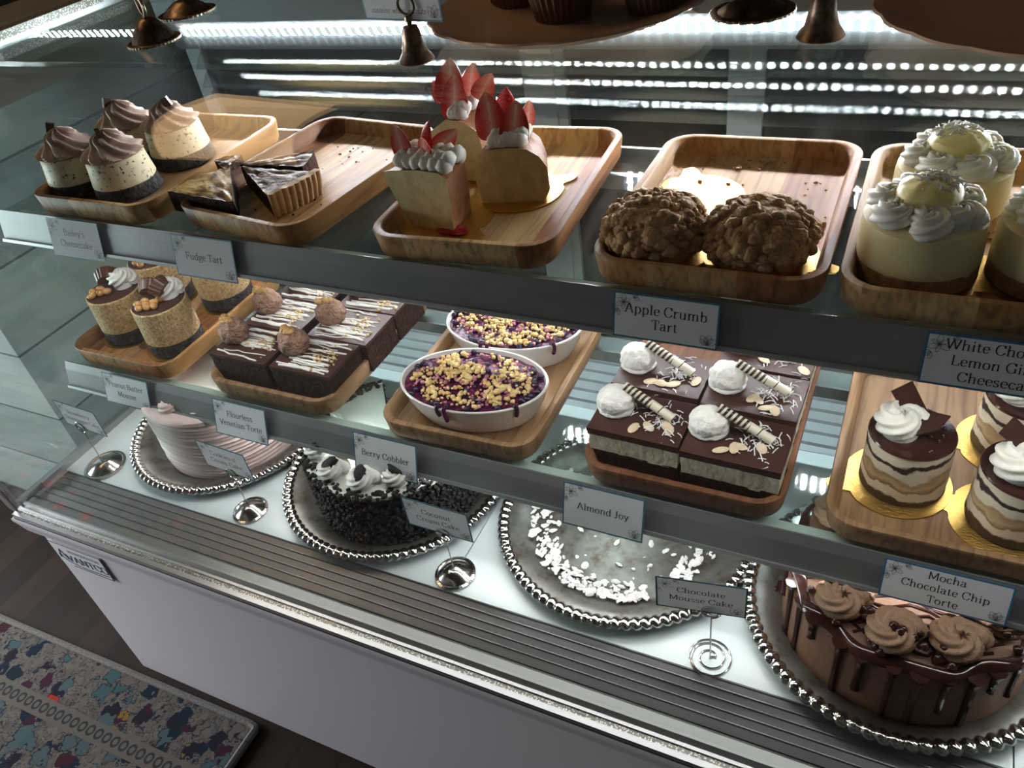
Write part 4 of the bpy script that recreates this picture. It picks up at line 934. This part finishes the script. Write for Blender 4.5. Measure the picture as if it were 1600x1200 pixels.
# ------------------------------------------------------------------ berry cobblers
def cobbler(label, x, y, rz, seed):
    r = thing('berry_cobbler', label, 'cobbler', (x, y, F2 + .0002), rz, 'white oval berry cobbler dishes')
    a, b_ = .091, .059
    def ov(s, z, k=1.0): return [(a * s * cos(2 * PI * i / 72), (b_ * s if s > .5 else b_ * s) * sin(2 * PI * i / 72), z) for i in range(72)]
    MB().loft([ov(.78, 0), ov(.82, .001), ov(.93, .020), ov(.985, .036), ov(1.0, .0385), ov(.99, .0398), ov(.965, .0395), ov(.955, .037), ov(.90, .018), ov(.78, .004)]).build('oval_dish', M['ceramic'], r)
    R = random.Random(seed); f = MB(); n = 40; rings = 12; loops = []
    for j in range(rings + 1):
        t = j / rings; loops.append([(a * .955 * (1 - t) * cos(2 * PI * i / n) + .0001 * cos(2 * PI * i / n), b_ * .955 * (1 - t) * sin(2 * PI * i / n) + .0001 * sin(2 * PI * i / n), .034 + .004 * (1 - (1 - t) ** 2) + .003 * noise.noise(Vector((a * (1 - t) * cos(2 * PI * i / n) * 90, b_ * (1 - t) * sin(2 * PI * i / n) * 90, seed)))) for i in range(n)])
    f.loft(loops, False, True); fl = f.build('berry_filling', M['berry'], r, angle=70)
    c = MB(); c2 = MB()
    for i in range(760):
        t = R.random() ** .6 * .84; th = R.random() * 2 * PI; px, py = a * t * cos(th), b_ * t * sin(th)
        nv = noise.noise(Vector((px * 42, py * 42, seed + 4)))
        if nv < -.36: continue
        k = R.choice((.0014, .002, .0027, .0038)) * (1 if nv > 0 else .75); (c if nv > -.05 or i % 3 == 0 else c2).blob((px, py, .0375 + .004 * (1 - t) + k * .2), (k, k, k * .8), 1, .5, 1.5, R.random() * 80)
    c.build('golden_crumble', M['crumble_gold'], r, angle=70)
    c2.build('stained_crumble', M['stained'], r, angle=70)
    e = MB()
    for i in range(46):
        th = R.random() * 2 * PI; t = R.uniform(.80, .93) if i % 3 else R.uniform(.2, .8); k = R.uniform(.0028, .0046)
        e.blob((a * t * cos(th), b_ * t * sin(th), .0375), k, 2, .12, 2, i)
    o = e.build('berries', M['blueberry'], r); o['kind'] = 'stuff'
    d = MB(); th = math.radians(262)
    for th, ln_ in ((math.radians(256), .010), (math.radians(262), .016), (math.radians(318), .012)):
        d.tube([(a * q * cos(th), b_ * q * sin(th), z) for q, z in ((.93, .039), (.985, .0412), (1.005, .038), (.985 + .01, .038 - ln_ * .5), (.985 - .02, .038 - ln_))], [.003, .003, .0022, .0022, .0024], 8)
    d.build('juice_drip', M['berry'], r); return r
cobbler('white oval berry cobbler nearest the lower shelf rail', -.155, .068, math.radians(6), 3)
cobbler('white oval berry cobbler behind the front one, under the upper rail', -.158, .187, math.radians(4), 8)

# ------------------------------------------------------------------ coconut almond layer bars
def wafer(parent, loc, rot):
    mb = MB(); L = .060
    mb.tube([(-L / 2, 0, 0), (-L / 4, 0, 0), (0, 0, 0), (L / 4, 0, 0), (L / 2, 0, 0)], .0049, 16)
    o = mb.build('striped_wafer', M['stripe'], parent); o.location = loc; o.rotation_euler = rot; return o
def joy_bar(label, x, y, rz, seed, w=.096, l=.066):
    r = thing('coconut_almond_bar', label, 'cake bar', (x, y, F2 + .0002), rz, 'coconut almond layer bars')
    bumpy_box(MB(), -w / 2, w / 2, -l / 2, l / 2, 0, .018, .0014, seed).build('brownie_layer', M['brownie'], r, angle=60)
    bumpy_box(MB(), -w / 2 + .0006, w / 2 - .0006, -l / 2 + .0004, l / 2 - .0004, .0165, .0405, .0013, seed + 2).build('coconut_layer', M['coconut_layer'], r, angle=60)
    bumpy_box(MB(), -w / 2 - .0003, w / 2 + .0003, -l / 2 - .0006, l / 2 + .0003, .0395, .0475, .0007, seed + 4, nz=2).build('chocolate_layer', M['choc_matte'], r, angle=50)
    R = random.Random(seed); T = .0475; c = Vector((-.030, .004, T)); q = MB()
    q.blob(c + Vector((0, 0, .011)), (.0195, .0185, .0160), 4, .13, 3.4, seed); q.blob(c + Vector((0, 0, .003)), (.0200, .0190, .006), 3, .10, 3, seed + 1); q.v = [Vector((v.x, v.y, max(v.z, T - .0003))) for v in q.v]; q.build('cream_dollop', M['dollop'], r, angle=70)
    wafer(r, (.006, .005, T + .0165), (0, math.radians(22), math.radians(-12 + 6 * R.random())))
    s = MB()
    for i in range(70):
        p_ = Vector((.020 + R.gauss(0, .013), R.gauss(.0, .014), T + .0007 + R.random() * .004 * (1 if i % 2 else 0))); a_ = R.random() * PI; e = Vector((cos(a_), sin(a_), R.uniform(-.1, .3))) * R.uniform(.002, .005)
        s.tube([p_ - e, p_ + Vector((0, 0, .0008)), p_ + e], .0006, 4)
    s.v = [Vector((max(-w / 2, min(w / 2, v.x)), max(-l / 2, min(l / 2, v.y)), max(v.z, T - .0004))) for v in s.v]
    o = s.build('coconut_shreds', M['coconut'], r); o['kind'] = 'stuff'
    for i in range(4):
        ap = MB(); ap.T = Matrix.Translation((R.uniform(-.012, .042), R.uniform(-.026, -.004), T + .0014)) @ rotm('Z', R.random() * PI) @ rotm('X', R.uniform(-.15, .15)); ap.blob((0, 0, 0), (.0085, .0050, .0011), 2); ap.build('almond_slice', M['almond'], r)
    return r
JB = [(.054, .052, 1, 'front row, beside the cobbler tray'), (.153, .046, 2, 'front row, beside the mini tortes'), (.054, .128, 3, 'middle row, beside the cobbler tray'), (.154, .120, 4, 'middle row, beside the mini tortes'), (.155, .192, 5, 'alone in the back row')]
for x, y, sd, w in JB: joy_bar('coconut layer bar with cream dollop and striped wafer, ' + w, x, y, math.radians(-1.5), sd * 13)
crumbs('bar_crumbs', 'pale and dark crumbs along the front of the reddish tray', 'coconut_layer', [(.06, .012, .012), (.13, .009, .01)], F2, 26, .0022, 21, (.02, .18, .0095, .0125))

# ------------------------------------------------------------------ layered mini tortes
def mini_torte(label, x, y, rz, seed):
    r = thing('mini_torte', label, 'torte', (x, y, B2), rz, 'layered chocolate chip mini tortes')
    rough_cyl(.0385, .0370, 0, .0605, .02, seed, rings=12, bevel=.0008).build('layers', M['mocha_side'], r)
    MB().lathe([(0, .0598), (.0372, .0598), (.0378, .0612), (.0368, .0628), (0, .0632)], 64, None, False, False).build('ganache_top', M['choc_gloss'], r)
    sw = piped(.0265, .024, 1.5, .0135, 8, .18, 1.0, 48); sw.v = [v + Vector((-.010, -.006, .0625)) for v in sw.v]; sw.build('cream_swirl', M['whip'], r, angle=80)
    for k, (c, a, t, pol) in enumerate((((-.006, .010, .0865), .75, .34, [(-.011, -.018), (.007, -.023), (.009, .021), (-.012, .018)]), ((.011, -.003, .0815), -.35, .40, [(-.013, .009), (.013, .012), (.012, -.005), (.000, -.018)]))):
        mb = MB(); mb.T = Matrix.Translation(c) @ rotm('Z', a) @ rotm('X', t) @ rotm('Y', -.25); mb.prism(pol, -.0009, .0009); mb.build('chocolate_shard', M['choc_dark'], r, smooth=False)
    R = random.Random(seed)
    for i in range(13):
        a = R.uniform(-.9, 1.9); q = R.uniform(.008, .032); mb = MB()
        mb.T = Matrix.Translation((q * cos(a) + .002, q * sin(a), .0629)); mb.lathe([(0, -.0004), (.0026, 0), (.0024, .0012), (.0010, .0026), (.0002, .0030)], 12, None, False, True); mb.build('chocolate_chip', M['choc_gloss'], r)
    return r
TP = [(.303, .084, 3.5, 'with leaning chocolate shards, alone at the tray corner'), (.396, .062, 3.0, 'cut off by the picture edge, nearest the rail'), (.398, .165, 3.3, 'half hidden at the back under the upper rail')]
TBL = ['gold board with a tab under the mini torte at the tray corner', 'gold board under the mini torte nearest the rail and picture edge', 'gold board under the mini torte half hidden under the upper rail']
for i, (x, y, tb, w) in enumerate(TP):
    gold_board(TBL[i], x - .004, y - .004, F2, .0485, tb); mini_torte('layered mini torte ' + w, x, y, [-.15, .25, .0][i], 3 + i * 7)

# ------------------------------------------------------------------ silver platters on the deck
def platter(label, x, y, r=.154, beads=88, skew=.7):
    t = thing('silver_platter', label, 'platter', (x, y, ZD + .0002), 0, 'round silver platters')
    MB().lathe([(0, 0), (r * .70, 0), (r * .76, .0005), (r * .88, .0085), (r * .96, .0115), (r * .985, .0105), (r * .985, .0120), (r * .95, .0135), (r * .86, .0105), (r * .80, .0065), (r * .755, .0022), (r * .70, .0014), (0, .0014)], 96, None, False, False).build('plate', M['silver_worn'], t)
    mb = MB(); loops = []; n = beads * 7
    for i in range(n):
        a = 2 * PI * i / n; l = []
        for k in range(9):
            ph = 2 * PI * k / 9; b_ = abs(sin(a * beads / 2 + .9 * sin(ph) * skew)) ** .6; rr = .0066 * (.5 + .6 * b_)
            q = r * .972 + rr * 1.15 * cos(ph); l.append((q * cos(a), q * sin(a), .0130 + rr * .8 * sin(ph)))
        loops.append(l)
    loops.append(loops[0]); mb.loft(loops, False, False); mb.build('beaded_rim', M['silver'], t, angle=80); return t
platter('round silver platter under the pink cake beside the end glass', -.603, .072)
platter('round silver platter under the black cookie crumb cake', -.297, .055, .155)
platter('empty round silver platter strewn with coconut', .023, .069, .154)
platter('round silver platter under the chocolate drip cake', .325, .040, .152, 78)
PZ = ZD + .0018

# pink cake
pk = thing('pink_cake', 'tall round pink frosted cake with combed sides on a silver platter', 'cake', (-.590, .064, PZ))
prof = [(0, 0), (.106, 0), (.108, .003)]
for k in range(1, 60):
    z = .003 + .112 * k / 60; prof.append((.108 + .0011 * sin(z * 900) + .0007 * sin(z * 370 + 1), z))
prof += [(.107, .117), (.102, .120), (0, .119)]
MB().lathe(prof, 120, lambda t, r_, z: (r_ * (1 + .006 * noise.noise(Vector((cos(t) * 2, sin(t) * 2, z * 25)))), z + (.0022 * sin(t * 3 + 1) if .01 < z < .115 else 0)), False, False).build('frosting', M['pink'], pk)
for i in range(10):
    a = 2 * PI * i / 10 + .2; s = piped(.022, .012, 1.5, .0085, 7, .2, 1.1, 44); s.v = [v + Vector((.080 * cos(a), .080 * sin(a), .116)) for v in s.v]; s.build('rosette', M['pink'], pk, angle=80)

# black cookie cake, part eaten
ok = thing('cookie_crumb_cake', 'black cookie crumb covered cake with white cream top, partly cut', 'cake', (-.282, .045, PZ))
ang0, ang1 = math.radians(128), math.radians(360 + 18)
def sector(r_, n=72): return [(0, 0)] + [(r_ * cos(ang0 + (ang1 - ang0) * i / n), r_ * sin(ang0 + (ang1 - ang0) * i / n)) for i in range(n + 1)]
mb = MB(); P_ = sector(.112); mb.prism(P_, 0, .098); mb.m = [1] * len(mb.m); mb.m[0] = mb.m[len(P_) - 1] = 0; mb.build('chocolate_sponge', [M['brownie'], M['oreo_crumb']], ok, smooth=False)
mb = MB(); mb.prism(sector(.113), .0975, .104); mb.build('cream_top', M['white_cream'], ok, smooth=False)
R = random.Random(9); mb = MB(); pts = []
for i in range(1700):
    a = ang0 + (ang1 - ang0) * R.random(); z = R.random() ** .9 * .104; pts.append((.1135 * cos(a), .1135 * sin(a), z + .002))
for i in range(200):
    a = ang0 + (ang1 - ang0) * R.random(); q = R.uniform(.100, .114); pts.append((q * cos(a), q * sin(a), .1055))
for i in range(160):
    a = math.radians(R.uniform(-42, 16)); q = R.uniform(.06, .112); pts.append((q * cos(a), q * sin(a), .1055))
lumps(mb, pts, .0031, 5, 1, .55); mb.build('cookie_crumb_coat', M['oreo_crumb'], ok, angle=75)
for a in (190, 221, 251, 281, 309):
    ar = math.radians(a); s = piped(.0225, .022, 1.6, .0110, 8, .2, 1.2, 50); c = Vector((.090 * cos(ar), .090 * sin(ar), .1030)); s.v = [v + c for v in s.v]; ro = s.build('cream_rosette', M['white_cream'], ok, angle=80)
    k = MB(); k.T = Matrix.Translation(c + Vector((0, 0, .0230))) @ rotm('Z', ar * 2.3) @ rotm('Y', .45)
    for j in (-1, 1): k.blob((0, 0, j * .0026), (.0105, .0070, .0024), 2, .35, 2, a + j)
    k.build('cookie_piece', M['oreo_crumb'], ro, angle=70)
crumbs('cookie_crumbs', 'black cookie crumbs fallen on the platter of the cookie cake', 'oreo_crumb', [(-.36, -.03, .01), (-.30, -.06, .012), (-.18, .02, .015), (-.17, .05, .012)], PZ, 110, .0022, 31, (-.385, -.165, -.058, .07))

ok.scale = (1, 1, .86)
# coconut left on the empty platter
R = random.Random(12); mb = MB()
for i in range(620):
    g_ = R.random()
    if g_ < .50: a = math.radians(R.uniform(170, 300)); q = R.gauss(.105, .008)
    elif g_ < .72: a = math.radians(R.uniform(-40, 35)); q = R.gauss(.100, .008)
    elif g_ < .90: a = math.radians(R.uniform(60, 170)); q = R.gauss(.085, .014)
    else: a = R.random() * 2 * PI; q = R.random() ** .5 * .10
    q = min(q, .116); k = R.choice((.002, .003, .004, .006)); zz = PZ + (.0006 if q < .108 else .0022 + (q - .108) * .35) + R.random() * .0025 * (1 if q > .085 else 0)
    m3 = rotm('Z', R.random() * 6).to_3x3() @ rotm('X', R.uniform(-.7, .7)).to_3x3()
    mb.blob((.023 + q * cos(a), .069 + q * sin(a), zz + .001), (k, k * R.uniform(.4, .9), k * .22), 1, .4, 1.5, i, m3)
tag(mb.build('coconut_flakes', M['coconut'], smooth=False), 'white coconut flakes left round the rim of the empty silver platter', 'coconut', kind='stuff')

# chocolate drip cake
ck = thing('chocolate_drip_cake', 'round chocolate cake with dark dripping ganache and piped rosettes', 'cake', (.328, .030, PZ))
MB().lathe([(0, 0), (.112, 0), (.114, .002), (.113, .09), (.111, .097), (.106, .100), (0, .100)], 110, disc_noise(0, 0, 2, .006), False, False).build('frosting', M['choc_butter'], ck)
mb = MB(); n = 160; R = random.Random(3)
loops = [[((.1095 + .0064 * cos(ph) - .003 * sin(a * 11)) * cos(a), (.1095 + .0064 * cos(ph) - .003 * sin(a * 11)) * sin(a), .0968 + .0055 * sin(ph) + .0018 * sin(a * 13) - .002 * cos(ph)) for ph in [2 * PI * k / 8 for k in range(8)]] for a in [2 * PI * i / n for i in range(n)]]
loops.append(loops[0]); mb.loft(loops, False, False)
for i in range(30):
    a = 2 * PI * (i + R.uniform(-.25, .25)) / 30; ln_ = R.choice((.035, .05, .062, .078, .09, .092)); w = R.uniform(.0030, .0042); zb = .094 - ln_
    mb.tube([(.1140 * cos(a), .1140 * sin(a), z) for z in (.0975, .092, .085, zb + .008, zb + .003, zb)], [w * 2.1, w * 1.6, w, w * .9, w * 1.15, w * .5], 8)
    if ln_ > .085: mb.blob((.1190 * cos(a), .1190 * sin(a), .0015), (.0095, .0095, .0032), 2, .2, 2, i)
mb.build('ganache_drip', M['choc_gloss'], ck)
mb = MB()
for i in range(22):
    y0 = -.09 + .18 * i / 22; h_ = math.sqrt(max(0, .100 ** 2 - y0 ** 2)); pts = [(-h_ + 2 * h_ * t / 10, y0 + .006 * sin(t * 1.7 + i), .1006) for t in range(11)]
    pts = [p for p in pts if p[0] ** 2 + p[1] ** 2 < .101 ** 2]
    if len(pts) > 2: mb.tube(pts, .0016, 6)
o = mb.build('ganache_drizzle', M['choc_gloss'], ck); o['kind'] = 'stuff'
for a in (192, 229, 263, 298, 334, 10, 150):
    ar = math.radians(a); s = piped(.0275, .023, 1.6, .0130, 8, .2, 1.2, 56); c = Vector((.086 * cos(ar), .086 * sin(ar), .0990)); s.v = [v + c for v in s.v]; s.build('rosette', M['choc_rosette'], ck, angle=80)
for i in range(52):
    ar = math.radians(R.uniform(165, 375)); q = R.choice((R.uniform(.070, .096), R.uniform(.066, .096), R.uniform(.098, .108), .118)); zz = .1035 if q > .097 else .1245 - abs(q - .086) * .5 - .010 * abs(sin((math.degrees(ar) - 229) / 34.5 * PI))
    if q > .115: zz = .001; q = R.uniform(.122, .127)
    mb = MB(); mb.T = Matrix.Translation((q * cos(ar), q * sin(ar), zz)) @ rotm('X', R.uniform(-.5, .5)) @ rotm('Y', R.uniform(-.5, .5)); mb.lathe([(0, -.0006), (.0046, 0), (.0043, .0022), (.002, .0050), (.0003, .0060)], 14, None, False, True); mb.build('chocolate_chip', M['choc_gloss'], ck)

ck.scale = (1, 1, .87); pk.scale = (1, 1, .90)
# ------------------------------------------------------------------ wire card holders and their cards
def holder(label, x, y, z, ring_z, base='dome', r=.023, mat='silver', yaw=0.0, h=.012, rr=.0095, coil=2, wire=.0009):
    t = thing('card_holder', label, 'card holder', (x, y, z), yaw, 'metal card holders')
    if base == 'spiral':
        pts = [((.006 + .015 * min(1, k / 60)) * cos(2 * PI * k / 34), (.006 + .015 * min(1, k / 60)) * sin(2 * PI * k / 34), wire) for k in range(96)]
        MB().tube([(0, 0, wire)] + [(.003, .001, wire)] + pts, wire, 8).build('spiral_base', M[mat], t); top = wire
    elif base == 'bell':
        MB().lathe([(0, .0), (r * .93, 0), (r, .0012), (r * .93, .0035), (r * .72, h * .28), (r * .56, h * .62), (r * .50, h * .85), (r * .40, h), (r * .14, h * 1.04), (r * .14, h * 1.14), (r * .22, h * 1.18), (r * .2, h * 1.28), (0, h * 1.3)], 48, None, False, False).build('bell_base', M[mat], t); top = h * 1.28
    else:
        nb = 40
        def fn(th, q, zz): return (q * (1 + (.03 * abs(sin(th * nb / 2)) if q > r * .93 else 0)), zz)
        MB().lathe([(0, 0), (r, 0), (r, .0022), (r * .90, .0030), (r * .84, .0022), (r * .62, h * .55), (r * .36, h * .9), (r * .2, h), (0, h)], 120, fn, False, False).build('dome_base', M[mat], t); top = h
    zc = ring_z
    if zc > top + .004:
        MB().tube([(0, 0, top - .001), (0, 0, zc - rr)], wire, 8).build('stem', M[mat], t)
    pts = []
    for k in range(coil * 28 + 1):
        a = -PI / 2 + 2 * PI * k / 28; pts.append((rr * cos(a), (k / (coil * 28) - .5) * .0035, zc + rr * sin(a)))
    MB().tube(pts, wire * 1.05, 8).build('ring_clip', M[mat], t)
    return t
def holder_card(label, lines, c, yaw, em=.0105, w=.085, h=.046, lead=.0125, hand=None, pitch=0.0):
    k = card(label, lines, w, h, em, 'cards held in wire clips', lead=lead, hand=hand, face='paper_thin'); k.rotation_euler = (PI / 2 + pitch, 0, yaw); k.location = c; return k
HD = [(-.746, -.066, .496, 'dome', .030, 0, 'silver dome card holder beside the end glass and pink cake'), (-.462, -.067, .4885, 'dome', .0235, 0, 'silver dome card holder between the pink cake and cookie cake'),
      (-.144, -.068, .490, 'dome', .0240, 0, 'silver dome card holder between the cookie cake and empty platter'), (.160, -.0745, .499, 'spiral', .021, .29, 'thin wire card holder with a flat spiral foot')]
for x, y, rz_, b_, r_, ya, l in HD: holder(l, x, y, ZD + .0002, rz_ - ZD, b_, r_, yaw=ya, h=.011)
holder_card('card lettered Strawberry Champagne Cake in the holder by the end glass', ['Strawberry', 'Champagne Cake'], (-.734, -.066, .517), -.04, .0098, .088)
holder_card('card lettered Cookies n Cream Cake held in a wire ring', ["Cookies n'", 'Cream Cake'], (-.463, -.067, .514), -.05)
holder_card('card lettered Coconut Cream Cake held in a wire ring', ['Coconut', 'Cream Cake'], (-.148, -.068, .5145), -.01)
holder_card('card lettered Chocolate Mousse Cake held in a wire ring', ['Chocolate', 'Mousse Cake'], (.150, -.0775, .521), .16)

# ------------------------------------------------------------------ things standing on the glass top
ZT = .9602
holder('brown bell card holder carrying the Nut Muffins card', -.158, .091, ZT, .0475, 'bell', .0165, 'bronze', .1, .030, .0080, 1, .0012)
holder_card('card lettered Nut Muffins held over the bell', ['Nut Muffins'], (-.166, .0955, ZT + .0585), -.13, .0135, .089, .050, hand='contains: wheat, walnuts')
holder('brown bell card holder beside the scalloped plate edge', .179, .152, ZT, .050, 'bell', .0185, 'bronze', 0, .032, .0075, 1, .0011)
holder('tarnished dome card holder with a double wire ring', -.548, .150, ZT, .040, 'dome', .030, 'bronze', -.5, .026, .013, 2, .0012)
holder('wide low tarnished holder behind the double ring one', -.602, .262, ZT, .075, 'dome', .036, 'bronze', .2, .016, .013, 2, .0012)
holder('flat dark tarnished holder behind the bell by the plates', .112, .222, ZT, .075, 'dome', .036, 'bronze', .2, .012, .013, 2, .0012)
def scallop_plate(label, x, y, r):
    t = thing('scalloped_plate', label, 'plate', (x, y, ZT), 0, 'scalloped plates on the case top')
    def fn(th, q, z): return (q * (1 + .018 * abs(sin(th * 9)) * max(0, (q / r - .6) / .4)), z)
    MB().lathe([(0, .002), (r * .50, .002), (r * .52, 0), (r * .56, 0), (r * .60, .004), (r * .82, .0085), (r * .97, .0165), (r, .0185), (r * .99, .0200), (r * .95, .0192), (r * .80, .0115), (r * .58, .0068), (0, .0062)], 144, fn, False, False).build('plate', M['warm_lit_ceramic'], t)
    return t
scallop_plate('white scalloped plate coloured as in warm light, carrying dark muffins on the case top', -.055, .205, .131)
scallop_plate('white scalloped plate coloured as in warm light, over the lemon cheesecakes, beside the bell holder', .352, .185, .139)
def muffin(label, x, y, rz):
    r = thing('muffin', label, 'muffin', (x, y, ZT + .0066), rz, 'muffins in brown paper cups')
    def fn(th, q, z): return (q * (1 + .028 * cos(th * 30)) if q > .015 else q, z)
    MB().lathe([(0, 0), (.025, 0), (.035, .040), (.0345, .040), (0, .036)], 150, fn, False, False).build('paper_cup', M['muffin_paper'], r)
    MB().lathe([(0, .034), (.036, .036), (.041, .042), (.038, .052), (.022, .062), (0, .065)], 50, disc_noise(0, 0, x * 40, .08), False, False).build('muffin_top', M['muffin_top'], r)
    return r
muffin('nut muffin beside the Nut Muffins card', -.127, .246, 0)
muffin('nut muffin in the middle of the scalloped plate', -.057, .196, .5)
muffin('nut muffin on the plate side nearest the dark flat holder', .029, .212, 1.1)
